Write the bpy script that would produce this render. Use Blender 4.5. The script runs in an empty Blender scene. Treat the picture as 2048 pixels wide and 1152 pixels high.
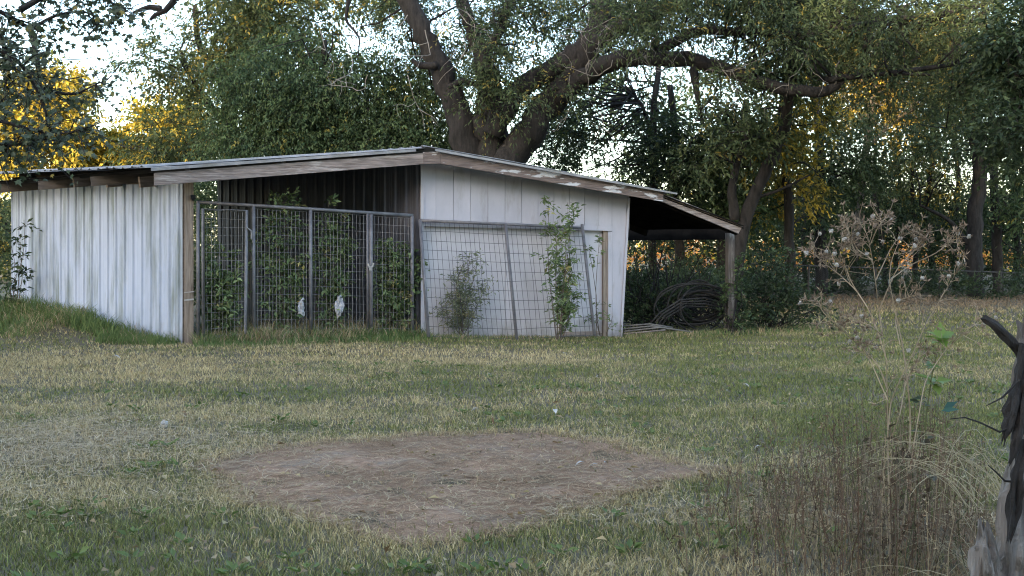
import bpy, math, random
import numpy as np
from mathutils import Vector

# ------------------------------------------------------------------ camera, sky, sun, exposure
SC = bpy.context.scene
COL = SC.collection
F, HR, HC = 2200.0, 500.0, 1.28          # focal length in photo pixels, horizon row, eye height
cam_d = bpy.data.cameras.new('camera'); cam = bpy.data.objects.new('camera', cam_d); COL.objects.link(cam)
cam.location = (0, 0, HC); cam.rotation_euler = (math.pi/2, 0, 0)
cam_d.sensor_width = 36; cam_d.lens = 36*F/2048; cam_d.shift_y = -(576-HR)/2048
cam_d.clip_end = 1200
SC.camera = cam
SUN_EL, SUN_AZ = 13.0, 208.0             # degrees; azimuth from +Y towards +X
W = bpy.data.worlds.new('World'); SC.world = W; W.use_nodes = True
_nt = W.node_tree
_sky = _nt.nodes.new('ShaderNodeTexSky'); _sky.sky_type = 'NISHITA'; _sky.sun_disc = False
_sky.sun_elevation = math.radians(SUN_EL); _sky.sun_rotation = math.radians(SUN_AZ)
_sky.air_density = 1.0; _sky.dust_density = 1.8; _sky.ozone_density = 1.0
_nt.links.new(_sky.outputs[0], _nt.nodes['Background'].inputs[0])
_nt.nodes['Background'].inputs[1].default_value = 0.15
_sd = bpy.data.lights.new('sun', 'SUN'); _sun = bpy.data.objects.new('sun', _sd); COL.objects.link(_sun)
_sd.energy = 2.0; _sd.angle = math.radians(0.6); _sd.color = (1.0, 0.78, 0.45)
_e, _a = math.radians(SUN_EL), math.radians(SUN_AZ)
SUNV = Vector((math.sin(_a)*math.cos(_e), math.cos(_a)*math.cos(_e), math.sin(_e)))
_sun.rotation_euler = SUNV.to_track_quat('Z', 'Y').to_euler(); _sun.location = SUNV*60
SC.view_settings.view_transform = 'Standard'; SC.view_settings.look = 'None'
SC.view_settings.gamma = 1.0; SC.view_settings.exposure = 2.65
SC.render.engine = 'CYCLES'
SC.cycles.use_denoising = True; SC.cycles.filter_width = 1.1
try:
    SC.cycles.denoiser = 'OPENIMAGEDENOISE'; SC.cycles.denoising_prefilter = 'ACCURATE'
except Exception:
    pass
SC.cycles.max_bounces = 8; SC.cycles.diffuse_bounces = 3; SC.cycles.transmission_bounces = 4
SC.cycles.transparent_max_bounces = 4

rng = np.random.default_rng(7)
random.seed(7)

# ------------------------------------------------------------------ helpers
def P(px, py, Y):
    return np.array([(px-1024)/F*Y, Y, HC+(HR-py)/F*Y])
def G(px, py):                           # ground point under a pixel (flat ground)
    return P(px, py, HC*F/(py-HR))
def unit(v):
    v = np.asarray(v, float); return v/np.maximum(np.linalg.norm(v, axis=-1, keepdims=True), 1e-9)

def vnoise(x, y, s, seed=0):             # smooth value noise 0..1
    x = np.asarray(x, float)*s+57.3*seed+1000; y = np.asarray(y, float)*s+31.7*seed+1000
    xi, yi = np.floor(x).astype(np.int64), np.floor(y).astype(np.int64)
    fx, fy = x-xi, y-yi
    fx, fy = fx*fx*(3-2*fx), fy*fy*(3-2*fy)
    def h(i, j):
        n = (i*374761393+j*668265263+seed*144665) & 0x7fffffff
        n = ((n ^ (n >> 13))*1274126177) & 0x7fffffff
        return ((n ^ (n >> 16)) & 0xffff)/65535.0
    return (h(xi, yi)*(1-fx)+h(xi+1, yi)*fx)*(1-fy)+(h(xi, yi+1)*(1-fx)+h(xi+1, yi+1)*fx)*fy
def fbm(x, y, s, seed=0):
    return .55*vnoise(x, y, s, seed)+.3*vnoise(x, y, s*2.1, seed+1)+.15*vnoise(x, y, s*4.3, seed+2)
def sstep(a, b, x):
    t = np.clip((np.asarray(x, float)-a)/(b-a), 0, 1); return t*t*(3-2*t)

class MB:
    """collects quads and triangles (numpy) with an optional colour per vertex"""
    def __init__(s): s.V = []; s.C = []; s.Q = []; s.T = []; s.N = []; s.n = 0
    def add(s, V, Q=None, T=None, col=None, N=None):
        V = np.asarray(V, float).reshape(-1, 3)
        if Q is not None and len(Q): s.Q.append(np.asarray(Q, np.int64)+s.n)
        if T is not None and len(T): s.T.append(np.asarray(T, np.int64)+s.n)
        if N is not None: s.N.append(np.asarray(N, np.int64)+s.n)          # n-gons of one size
        s.V.append(V)
        c = np.ones((len(V), 3))*.5 if col is None else np.broadcast_to(np.asarray(col, float), (len(V), 3))
        s.C.append(c); s.n += len(V); return s
    def box(s, c, ax, ay, az, col=None):   # centre, three half-extent vectors
        c, ax, ay, az = (np.asarray(v, float) for v in (c, ax, ay, az))
        V = [c+i*ax+j*ay+k*az for k in (-1, 1) for j in (-1, 1) for i in (-1, 1)]
        return s.add(V, [[0, 2, 3, 1], [4, 5, 7, 6], [0, 1, 5, 4], [2, 6, 7, 3], [0, 4, 6, 2], [1, 3, 7, 5]], col=col)
    def bar(s, a, b, w, h, up=(0, 0, 1), col=None):
        a, b = np.asarray(a, float), np.asarray(b, float)
        d = unit(b-a); sd = unit(np.cross(d, up)); u = np.cross(sd, d)
        return s.box((a+b)/2, (b-a)/2, sd*w/2, u*h/2, col)
    def tube(s, pts, r, n=6, col=None, cap=True, rough=0.0):
        p = np.asarray(pts, float); m = len(p); r = np.broadcast_to(np.asarray(r, float), (m,))
        t = np.zeros_like(p); t[1:-1] = p[2:]-p[:-2]; t[0] = p[1]-p[0]; t[-1] = p[-1]-p[-2]; t = unit(t)
        u = np.cross(t[0], [0, 0, 1.0]); u = u if np.linalg.norm(u) > .1 else np.cross(t[0], [1.0, 0, 0]); u = unit(u)
        a = np.arange(n)/n*2*math.pi; V = np.empty((m, n, 3))
        for i in range(m):
            u = unit(u-t[i]*np.dot(u, t[i])); v = np.cross(t[i], u)
            rr = r[i]*(1+rough*(rng.random(n)-.5)*2)
            V[i] = p[i]+(np.cos(a)*rr)[:, None]*u+(np.sin(a)*rr)[:, None]*v
        i, j = np.meshgrid(np.arange(m-1), np.arange(n), indexing='ij'); j2 = (j+1) % n
        Q = np.stack([i*n+j, i*n+j2, (i+1)*n+j2, (i+1)*n+j], -1).reshape(-1, 4)
        VV = V.reshape(-1, 3); T = None
        if cap:
            VV = np.vstack([VV, p[0], p[-1]]); k = m*n; jj = np.arange(n)
            T = np.vstack([np.stack([np.full(n, k), (jj+1) % n, jj], -1),
                           np.stack([np.full(n, k+1), (m-1)*n+jj, (m-1)*n+(jj+1) % n], -1)])
        return s.add(VV, Q, T, col)
    def leaves(s, C, D, Nn, L, Wd, col, cup=.12):  # folded pointed leaves, one quad each
        C, D, Nn = np.asarray(C), unit(D), unit(Nn); n = len(C)
        S = unit(np.cross(D, Nn)); Nn = np.cross(S, D)
        L = np.broadcast_to(np.asarray(L, float), (n,))[:, None]; Wd = np.broadcast_to(np.asarray(Wd, float), (n,))[:, None]
        mid = C+D*L*.42+Nn*L*cup
        V = np.stack([C, mid+S*Wd/2, C+D*L, mid-S*Wd/2], 1).reshape(-1, 3)
        return s.add(V, np.arange(n*4).reshape(-1, 4), None, np.repeat(np.broadcast_to(col, (n, 3)), 4, 0))
    def build(s, name, mat, parent=None, origin=None, smooth=False, kind=None):
        V = np.vstack(s.V); o = np.zeros(3)
        if parent is not None: o = np.array(parent.matrix_world.translation) if parent.parent is None else np.array(ORI[parent.name])
        elif origin is not None: o = np.asarray(origin, float)
        me = bpy.data.meshes.new(name)
        polys = [(a.shape[1], a) for a in s.Q+s.T+s.N]
        idx = np.concatenate([a.ravel() for _, a in polys]); tot = np.concatenate([np.full(len(a), k) for k, a in polys])
        me.vertices.add(len(V)); me.vertices.foreach_set('co', (V-o).astype(np.float32).ravel())
        me.loops.add(len(idx)); me.loops.foreach_set('vertex_index', idx.astype(np.int32))
        st = np.concatenate([[0], np.cumsum(tot)[:-1]])
        me.polygons.add(len(tot)); me.polygons.foreach_set('loop_start', st.astype(np.int32))
        try: me.polygons.foreach_set('loop_total', tot.astype(np.int32))
        except Exception: pass
        me.update(calc_edges=True)
        ca = me.color_attributes.new('col', 'FLOAT_COLOR', 'POINT')
        ca.data.foreach_set('color', np.hstack([np.vstack(s.C), np.ones((len(V), 1))]).astype(np.float32).ravel())
        me.polygons.foreach_set('use_smooth', np.full(len(tot), smooth))
        me.materials.append(mat); me.validate()
        ob = bpy.data.objects.new(name, me); COL.objects.link(ob)
        if parent is not None: ob.parent = parent; ORI[ob.name] = o
        else: ob.location = o; ORI[ob.name] = o
        if kind: ob['kind'] = kind
        return ob
ORI = {}
def tag(o, label, cat=None, group=None, kind=None):
    o['label'] = label
    if cat: o['category'] = cat
    if group: o['group'] = group
    if kind: o['kind'] = kind
    return o
def thing(name, loc, label, cat, group=None):
    o = bpy.data.objects.new(name, None); COL.objects.link(o); o.location = tuple(loc)
    o.empty_display_size = .1; bpy.context.view_layer.update(); ORI[o.name] = np.array(loc, float)
    return tag(o, label, cat, group)

# ------------------------------------------------------------------ materials
def _mat(name):
    m = bpy.data.materials.new(name); m.use_nodes = True
    nt = m.node_tree; return m, nt, nt.nodes['Principled BSDF']
def pmat(name, c1, c2, scale=6, rough=.8, bump=.3, stretch=(1, 1, 1), c3=None, scale3=2, cut=(.5, .6), spec=.3, detail=6, bdist=.01, stretch3=(1, 1, 1), vary=0.0, mud=False):
    m, nt, b = _mat(name); N, Lk = nt.nodes, nt.links
    tc = N.new('ShaderNodeTexCoord')
    def noise(sc, st, det=detail):
        mp = N.new('ShaderNodeMapping'); mp.inputs['Scale'].default_value = st; Lk.new(tc.outputs['Object'], mp.inputs[0])
        n = N.new('ShaderNodeTexNoise'); n.inputs['Scale'].default_value = sc; n.inputs['Detail'].default_value = det; n.inputs['Roughness'].default_value = .65
        Lk.new(mp.outputs[0], n.inputs['Vector']); return n
    n1 = noise(scale, stretch)
    r = N.new('ShaderNodeValToRGB'); r.color_ramp.elements[0].position = .33; r.color_ramp.elements[1].position = .67
    r.color_ramp.elements[0].color = (*c1, 1); r.color_ramp.elements[1].color = (*c2, 1)
    Lk.new(n1.outputs[0], r.inputs[0]); out = r.outputs[0]
    if c3 is not None:
        n3 = noise(scale3, stretch3, 8); r3 = N.new('ShaderNodeValToRGB')
        r3.color_ramp.elements[0].position, r3.color_ramp.elements[1].position = cut
        Lk.new(n3.outputs[0], r3.inputs[0])
        mx = N.new('ShaderNodeMixRGB'); mx.inputs[2].default_value = (*c3, 1)
        Lk.new(r3.outputs[0], mx.inputs[0]); Lk.new(out, mx.inputs[1]); out = mx.outputs[0]
    if mud:                               # dried splashes near the ground
        sx = N.new('ShaderNodeSeparateXYZ'); Lk.new(tc.outputs['Object'], sx.inputs[0]); nm = noise(7, (1, 1, .6), 8)
        m1 = N.new('ShaderNodeMath'); m1.operation = 'MULTIPLY_ADD'; m1.inputs[1].default_value = -2.4; m1.inputs[2].default_value = -.62; Lk.new(sx.outputs[2], m1.inputs[0])
        m2 = N.new('ShaderNodeMath'); m2.operation = 'MULTIPLY_ADD'; m2.inputs[1].default_value = 2.4; m2.use_clamp = True; Lk.new(nm.outputs[0], m2.inputs[0]); Lk.new(m1.outputs[0], m2.inputs[2])
        m3 = N.new('ShaderNodeMath'); m3.operation = 'MULTIPLY'; m3.inputs[1].default_value = .6; Lk.new(m2.outputs[0], m3.inputs[0])
        mm = N.new('ShaderNodeMixRGB'); mm.inputs[2].default_value = (.17, .14, .10, 1); Lk.new(m3.outputs[0], mm.inputs[0]); Lk.new(out, mm.inputs[1]); out = mm.outputs[0]
    if vary:
        oi = N.new('ShaderNodeObjectInfo'); mr = N.new('ShaderNodeMapRange'); mr.inputs[3].default_value = 1-vary; mr.inputs[4].default_value = 1+vary; Lk.new(oi.outputs['Random'], mr.inputs[0])
        hv = N.new('ShaderNodeHueSaturation'); Lk.new(mr.outputs[0], hv.inputs['Value']); Lk.new(out, hv.inputs['Color']); out = hv.outputs[0]
    Lk.new(out, b.inputs['Base Color']); b.inputs['Roughness'].default_value = rough
    b.inputs['Specular IOR Level'].default_value = spec
    if bump:
        bp = N.new('ShaderNodeBump'); bp.inputs['Strength'].default_value = bump; bp.inputs['Distance'].default_value = bdist
        Lk.new(n1.outputs[0], bp.inputs['Height']); Lk.new(bp.outputs[0], b.inputs['Normal'])
    return m
def leafmat(name, trans=.35, rough=.5, spec=.3, tint=(1.1, 1.15, .8)):
    m, nt, b = _mat(name); N, Lk = nt.nodes, nt.links
    at = N.new('ShaderNodeAttribute'); at.attribute_name = 'col'
    Lk.new(at.outputs['Color'], b.inputs['Base Color']); b.inputs['Roughness'].default_value = rough
    b.inputs['Specular IOR Level'].default_value = spec
    tr = N.new('ShaderNodeBsdfTranslucent'); mu = N.new('ShaderNodeMixRGB'); mu.blend_type = 'MULTIPLY'; mu.inputs[0].default_value = 1
    mu.inputs[2].default_value = (*tint, 1); Lk.new(at.outputs['Color'], mu.inputs[1]); Lk.new(mu.outputs[0], tr.inputs[0])
    mx = N.new('ShaderNodeMixShader'); mx.inputs[0].default_value = trans
    Lk.new(b.outputs[0], mx.inputs[1]); Lk.new(tr.outputs[0], mx.inputs[2])
    Lk.new(mx.outputs[0], nt.nodes['Material Output'].inputs[0]); return m
M = {}
M['leaf'] = leafmat('leaf', .27, .55, .22); M['grass'] = leafmat('grass', .10, .7, .12, (1.1, 1.1, .8)); M['straw'] = leafmat('straw', .12, .8, .1, (1, 1, .9))
M['soil'] = pmat('soil', (.085, .07, .045), (.145, .12, .08), 9, .95, .6, c3=(.06, .055, .032), scale3=1.2, cut=(.45, .65), bdist=.03)
M['bare'] = pmat('bare_soil', (.21, .125, .08), (.38, .245, .16), 14, .95, .6, c3=(.22, .17, .13), scale3=3, cut=(.48, .68), bdist=.02)
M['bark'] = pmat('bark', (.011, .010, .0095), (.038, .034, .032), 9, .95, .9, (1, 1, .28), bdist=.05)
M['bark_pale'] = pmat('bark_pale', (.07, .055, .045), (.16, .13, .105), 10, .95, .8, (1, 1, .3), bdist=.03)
M['deadtwig'] = pmat('dead_twig', (.14, .13, .115), (.25, .235, .21), 20, .9, .2)
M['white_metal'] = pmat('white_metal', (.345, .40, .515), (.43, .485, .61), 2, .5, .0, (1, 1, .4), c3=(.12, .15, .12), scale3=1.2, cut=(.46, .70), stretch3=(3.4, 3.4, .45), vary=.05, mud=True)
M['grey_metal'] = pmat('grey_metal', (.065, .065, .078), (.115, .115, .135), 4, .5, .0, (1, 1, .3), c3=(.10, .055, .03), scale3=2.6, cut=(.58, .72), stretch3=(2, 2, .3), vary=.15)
M['roof_metal'] = pmat('roof_metal', (.20, .20, .21), (.34, .34, .35), 5, .45, .05, c3=(.2, .19, .17), scale3=3, cut=(.5, .7))
M['shade_black'] = pmat('shade_black_wood', (.006, .006, .006), (.015, .014, .013), 5, 1, .2, spec=0)  # near-black wood, shade under the roofs put into its colour
M['old_roof'] = pmat('old_roof', (.028, .025, .024), (.055, .05, .048), 5, .9, .2, c3=(.12, .11, .10), scale3=3, cut=(.6, .75))
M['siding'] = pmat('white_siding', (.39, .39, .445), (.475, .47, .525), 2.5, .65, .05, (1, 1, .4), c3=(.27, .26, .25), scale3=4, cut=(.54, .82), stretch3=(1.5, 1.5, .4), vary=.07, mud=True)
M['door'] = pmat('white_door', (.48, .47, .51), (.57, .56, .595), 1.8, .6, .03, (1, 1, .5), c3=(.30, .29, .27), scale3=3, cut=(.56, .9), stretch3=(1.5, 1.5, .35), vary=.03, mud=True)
M['old_wood'] = pmat('weathered_wood', (.17, .13, .11), (.34, .28, .25), 7, .9, .7, (.35, .35, 5), c3=(.50, .48, .46), scale3=5, cut=(.62, .72), bdist=.01, stretch3=(.6, .6, 3))
M['board'] = pmat('weathered_fascia', (.11, .09, .08), (.36, .305, .285), 5, .9, .9, (.6, .6, 9), c3=(.46, .42, .40), scale3=4, cut=(.54, .68), bdist=.01, stretch3=(.7, .7, 6))
M['peel'] = pmat('peeling_fascia', (.09, .07, .062), (.24, .19, .17), 6, .9, .9, (.7, .7, 9), c3=(.52, .52, .53), scale3=3.0, cut=(.565, .60), bdist=.01, stretch3=(.8, .8, 3.5))
M['grey_post'] = pmat('grey_post_wood', (.06, .052, .046), (.15, .13, .118), 8, .9, .7, (5, 5, .35), c3=(.22, .21, .20), scale3=3, cut=(.58, .66), stretch3=(2, 2, .5))
M['post'] = pmat('post_wood', (.16, .125, .10), (.33, .27, .22), 8, .9, .7, (5, 5, .35), c3=(.1, .075, .06), scale3=3, cut=(.55, .7), stretch3=(3, 3, .5))
M['pipe'] = pmat('steel_pipe', (.10, .10, .115), (.19, .19, .205), 8, .45, .1, spec=.5)
M['old_pipe'] = pmat('old_fence_pipe', (.035, .033, .032), (.08, .075, .07), 8, .7, .2)
M['dark_wire'] = pmat('dark_wire', (.045, .045, .055), (.085, .085, .10), 10, .6, 0)
M['wire'] = pmat('fence_wire', (.17, .17, .18), (.27, .27, .28), 10, .5, 0)
M['dark_wood'] = pmat('dark_rafter', (.07, .06, .055), (.14, .12, .105), 6, .95, .5, (.5, .5, 3))
M['rubber'] = pmat('black_hose', (.012, .012, .012), (.045, .043, .042), 10, .75, .1, spec=.2)
M['pale_pipe'] = pmat('pale_pipe', (.11, .10, .09), (.22, .205, .185), 6, .7, .2)
M['plastic'] = pmat('white_plastic', (.22, .23, .26), (.5, .51, .54), 34, .3, .8, spec=.5)
M['black'] = pmat('black_plastic', (.01, .01, .011), (.02, .02, .022), 10, .5, 0)
M['white'] = pmat('white_bits', (.30, .29, .27), (.45, .44, .42), 20, .8, .2)
M['stump'] = pmat('grey_stump', (.07, .062, .055), (.24, .218, .20), 5, .95, 1.0, (4, 4, .5), c3=(.38, .36, .34), scale3=4, cut=(.60, .72), bdist=.03, stretch3=(2, 2, .6))
M['weed'] = leafmat('dry_weed', .15, .85, .1, (1, .95, .8))

# ------------------------------------------------------------------ ground
FD = math.radians(20); EV = np.array([math.cos(FD), math.sin(FD), 0]); NV = np.array([math.sin(FD), -math.cos(FD), 0])   # facade direction and its outward normal
WD = math.radians(50); WV = np.array([-math.sin(WD), math.cos(WD), 0]); WN = np.array([-math.cos(WD), -math.sin(WD), 0])  # side wall direction, outward normal
A0 = P(372, 690, 15.0)
def gz(x, y):
    x, y = np.asarray(x, float), np.asarray(y, float)
    z = -.085*sstep(-1.5, 1.5, x)*sstep(11, 16.5, y)*(1-sstep(20, 27, y))
    # grass bank rising along the side wall
    t = (x+4.49)*WV[0]+(y-15)*WV[1]; q = (x+4.49)*WN[0]+(y-15)*WN[1]
    z = z+.30*sstep(.4, 3.4, t)*np.exp(-((q-.1)/.85)**2)
    z = z+.02*(fbm(x, y, .7, 3)-.5)+.012*(vnoise(x, y, 3, 5)-.5)
    return z+sstep(45, 120, y)*1.5
def grid_sheet(name, x0, x1, y0, y1, nx, ny, mat, dz=0.0):
    X, Y = np.meshgrid(np.linspace(x0, x1, nx), np.linspace(y0, y1, ny)); V = np.stack([X, Y, gz(X, Y)+dz], -1).reshape(-1, 3)
    i, j = np.meshgrid(np.arange(ny-1), np.arange(nx-1), indexing='ij'); a = i*nx+j
    return V, np.stack([a, a+1, a+nx+1, a+nx], -1).reshape(-1, 4)
# one sheet: fine cells near, coarse cells to the horizon
xs = np.concatenate([np.linspace(-400, -30, 12)[:-1], np.linspace(-30, -10, 21)[:-1], np.linspace(-10, 8, 91)[:-1], np.linspace(8, 30, 23)[:-1], np.linspace(30, 400, 12)])
ys = np.concatenate([np.linspace(-200, 0, 8)[:-1], np.linspace(0, 22, 111)[:-1], np.linspace(22, 50, 29)[:-1], np.linspace(50, 700, 20)])
X, Y = np.meshgrid(xs, ys); i, j = np.meshgrid(np.arange(len(ys)-1), np.arange(len(xs)-1), indexing='ij'); a = i*len(xs)+j
g = MB().add(np.stack([X, Y, gz(X, Y)], -1), np.stack([a, a+1, a+len(xs)+1, a+len(xs)], -1).reshape(-1, 4)).build('ground', M['soil'], smooth=True)
tag(g, 'brownish soil under the mown lawn around the shed', kind='structure')
# bare round patch
PC, PR = np.array([-.33, 6.3]), 1.36
_pp = np.array([G(*p)[:2] for p in ((440, 930), (560, 902), (720, 888), (900, 874), (1070, 867), (1180, 884), (1290, 912), (1392, 946), (1290, 968), (1190, 998), (1100, 1028), (1000, 1056), (900, 1078), (800, 1088), (700, 1056), (600, 1020), (500, 980), (444, 950))])-PC
_pa = np.arctan2(_pp[:, 1], _pp[:, 0]); _po = np.argsort(_pa); _pa = _pa[_po]; _pr = np.hypot(_pp[:, 0], _pp[:, 1])[_po]
def patch_r(th):
    th = (np.asarray(th)+math.pi) % (2*math.pi)-math.pi
    return np.interp(th, np.concatenate([[_pa[-1]-2*math.pi], _pa, [_pa[0]+2*math.pi]]), np.concatenate([[_pr[-1]], _pr, [_pr[0]]]))*(1+.06*(vnoise(np.cos(th)*8+15, np.sin(th)*8+15, 1, 11)-.5)*2)
def patch_d(x, y):                       # <1 inside the patch
    dx, dy = x-PC[0], y-PC[1]; return np.hypot(dx, dy)/patch_r(np.arctan2(dy, dx))
th = np.linspace(0, 2*math.pi, 73)[:-1]; mb = MB(); rr = np.linspace(0.02, 1.03, 18)
V = np.stack([PC[0]+np.outer(rr, np.cos(th)*patch_r(th)), PC[1]+np.outer(rr, np.sin(th)*patch_r(th)), np.zeros((18, 72))], -1)
V[..., 2] = gz(V[..., 0], V[..., 1])+.006+.035*(vnoise(V[..., 0], V[..., 1], 4, 21)-.35)*(rr < .95)[:, None]+.008*(vnoise(V[..., 0], V[..., 1], 16, 23)-.5)*(rr < .95)[:, None]
i, j = np.meshgrid(np.arange(17), np.arange(72), indexing='ij'); j2 = (j+1) % 72
o = mb.add(V, np.stack([i*72+j, (i+1)*72+j, (i+1)*72+j2, i*72+j2], -1).reshape(-1, 4)).build('bare_patch', M['bare'], smooth=True)
tag(o, 'round bare brown patch of soil and dead grass in the lawn', kind='structure')

# ------------------------------------------------------------------ lawn colour fields (dead and living grass)
def blob(x, y, cx, cy, rx, ry): return np.exp(-((x-cx)/rx)**2-((y-cy)/ry)**2)
def straw_frac(x, y):
    s = .40+.8*(fbm(x, y, .55, 31)-.5)+.9*(fbm(x, y, 2.6, 41)-.5)+.35*(vnoise(x*.35, y*2.2+.3*x, 1, 43)-.5)
    s += .48*blob(x, y, -4.2, 12.3, 3.4, 2.0)+.35*blob(x, y, -.8, 13.2, 2.5, 1.2)     # dry band before the shed
    s += .5*blob(x, y, -2.9, 7.2, 1.1, .9)                                              # grey thatch at the side
    s -= .26*blob(x, y, 1.9, 11, 2.2, 3.2)+.22*blob(x, y, 5.2, 15, 3, 4)               # greener at the far side
    s -= .30*blob(x, y, -1.7, 4.6, 1.0, .75)+.25*blob(x, y, .05, 4.75, .7, .4)
    s += .42*blob(x, y, 1.9, 5.1, .9, 1.0)+.25*blob(x, y, .9, 4.4, .5, .3)
    s += .55*sstep(21, 27, y)*sstep(3, 7, x)
    d = patch_d(x, y); s += .38*np.exp(-((d-1.08)/.11)**2)
    return np.clip(s, 0, 1)
def lerp(a, b, t): return np.asarray(a)*(1-t)[:, None]+np.asarray(b)*t[:, None]
def grass_col(x, y, jitter=.5):
    n = len(x); s = np.clip(straw_frac(x, y)+.9*(rng.random(n)-.5)*.75, 0, 1)
    g1 = lerp((.092, .118, .042), (.215, .22, .075), rng.random(n))
    d1 = lerp((.36, .29, .150), (.49, .41, .235), rng.random(n))
    grey = blob(x, y, -2.9, 7.0, 1.3, 1.1)[:, None]; d1 = d1*(1-grey)+np.array([.42, .34, .21])*grey
    brown = np.clip(blob(x, y, 2.0, 4.9, 1.0, 1.2)+sstep(21, 27, y)*sstep(3, 7, x), 0, 1)[:, None]; d1 = d1*(1-brown)+np.array([.21, .15, .10])*brown
    c = g1*(1-sstep(.25, .75, s))[:, None]+d1*sstep(.25, .75, s)[:, None]
    return c*(1+jitter*(rng.random((n, 1))-.5)*2)
def blades(mb, x, y, h, w, col, lean=.45, z=None):
    n = len(x); az = rng.random(n)*2*math.pi; la = rng.random(n)*2*math.pi
    S = np.stack([np.cos(az), np.sin(az), np.zeros(n)], -1)*(w/2)[:, None]
    L = np.stack([np.cos(la), np.sin(la), np.zeros(n)], -1)*(h*lean*(.3+rng.random(n)))[:, None]
    B = np.stack([x, y, (gz(x, y) if z is None else z)-.005], -1); up = np.array([0, 0, 1.0])
    Mid = B+up*(h*.55)[:, None]+L*.35; Tip = B+up*(h*(.95-.25*rng.random(n)))[:, None]+L
    V = np.stack([B-S, B+S, Mid+S*.75, Mid-S*.75, Tip], 1).reshape(-1, 3); k = np.arange(n)[:, None]*5
    mb.add(V, k+np.array([[0, 1, 2, 3]]), k+np.array([[3, 2, 4]]), np.repeat(col, 5, 0))
SH = [A0[:2], A0[:2]+WV[:2]*4.9]
def in_pen(x, y):                        # inside the shed or behind its front
    q = (x-A0[0])*NV[0]+(y-A0[1])*NV[1]; t = (x-A0[0])*EV[0]+(y-A0[1])*EV[1]
    k = (x-A0[0])*WN[0]+(y-A0[1])*WN[1]
    return (q < -.15) & (k < .0) & (t < 6.7)
mb = MB()
for (y0, y1, dens, h0, w0) in ((3.9, 6.2, 7800, .037, .0042), (6.2, 9, 4200, .038, .0055), (9, 13, 2100, .038, .0072), (13, 19, 850, .043, .0105), (19, 31, 210, .055, .02)):
    hw = lambda yy: yy*.53+.9
    area = (hw(y0)+hw(y1))*(y1-y0); n = int(area*dens)
    yy = y0+(y1-y0)*rng.random(n); xx = (rng.random(n)*2-1)*hw(y1)
    ok = (np.abs(xx) < hw(yy)) & ~in_pen(xx, yy) & ((patch_d(xx, yy) > 1.0) | (rng.random(n) < .015+.08*sstep(.8, 1.0, patch_d(xx, yy))+.05*(fbm(xx, yy, 2, 93) > .6))) & (.6*fbm(xx, yy, 1.4, 51)+.4*fbm(xx, yy, 9, 53)+.35*rng.random(n) > .47)
    xx, yy = xx[ok], yy[ok]; n = len(xx); d = patch_d(xx, yy)
    h = h0*(.55+.9*rng.random(n))*(.75+.6*fbm(xx, yy, 1.1, 61))*(1+.15*np.exp(-((d-1.12)/.14)**2))
    blades(mb, xx, yy, h, w0*(.7+.6*rng.random(n)), grass_col(xx, yy), lean=.75)
o = mb.build('lawn_grass', M['grass'], kind='stuff'); tag(o, 'short mown lawn grass, patchy green and straw coloured', 'grass', kind='stuff')
# loose straw lying flat
def straws(mb, x, y, L, w, col, dz=.012):
    n = len(x); az = rng.random(n)*math.pi*2; D = np.stack([np.cos(az), np.sin(az), .16*(rng.random(n)-.35)], -1)*(L/2)[:, None]
    S = np.stack([-np.sin(az), np.cos(az), np.zeros(n)], -1)*(w/2)[:, None]
    Cc = np.stack([x, y, gz(x, y)+dz+.018*rng.random(n)], -1); bend = np.stack([-np.sin(az), np.cos(az), .4*np.ones(n)], -1)*((rng.random(n)-.5)*L*.22)[:, None]
    V = np.stack([Cc-D-S, Cc-D+S, Cc+bend+S, Cc+bend-S, Cc+D+S*.6, Cc+D-S*.6], 1).reshape(-1, 3); k = np.arange(n)[:, None]*6
    mb.add(V, np.vstack([k+np.array([[0, 1, 2, 3]]), k+np.array([[3, 2, 4, 5]])]), None, np.repeat(col, 6, 0))
mb = MB()
n = 42000; r_ = np.sqrt(rng.random(n)); t_ = rng.random(n)*2*math.pi; x = PC[0]+r_*np.cos(t_)*patch_r(t_)*1.10; y = PC[1]+r_*np.sin(t_)*patch_r(t_)*1.10
c = lerp((.27, .16, .095), (.52, .375, .235), rng.random(n)**1.6)
straws(mb, x, y, .025+.06*rng.random(n), .0012+.0016*rng.random(n), c*(.4+1.0*rng.random((n, 1))*(.6+.8*fbm(x, y, 2.5, 91))[:, None]))
n = 16000; y = 5.0+9.5*rng.random(n)**1.1; x = (rng.random(n)*2-1)*(y*.5); ok = (straw_frac(x, y)+.35*rng.random(n) > .55) & ~in_pen(x, y); x, y = x[ok], y[ok]; n = len(x)
straws(mb, x, y, .04+.08*rng.random(n), .0022+.0025*rng.random(n), lerp((.30, .23, .14), (.50, .40, .25), rng.random(n)), .03)
n = 3000; x = -3.1+.75*rng.standard_normal(n); y = 7.2+.7*rng.standard_normal(n)
straws(mb, x, y, .06+.13*rng.random(n), .003+.002*rng.random(n), lerp((.28, .22, .14), (.52, .43, .30), rng.random(n)), .03)
o = mb.build('loose_straw', M['straw'], kind='stuff'); tag(o, 'loose dry straw and cut grass lying on the lawn and bare patch', 'straw', kind='stuff')

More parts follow.
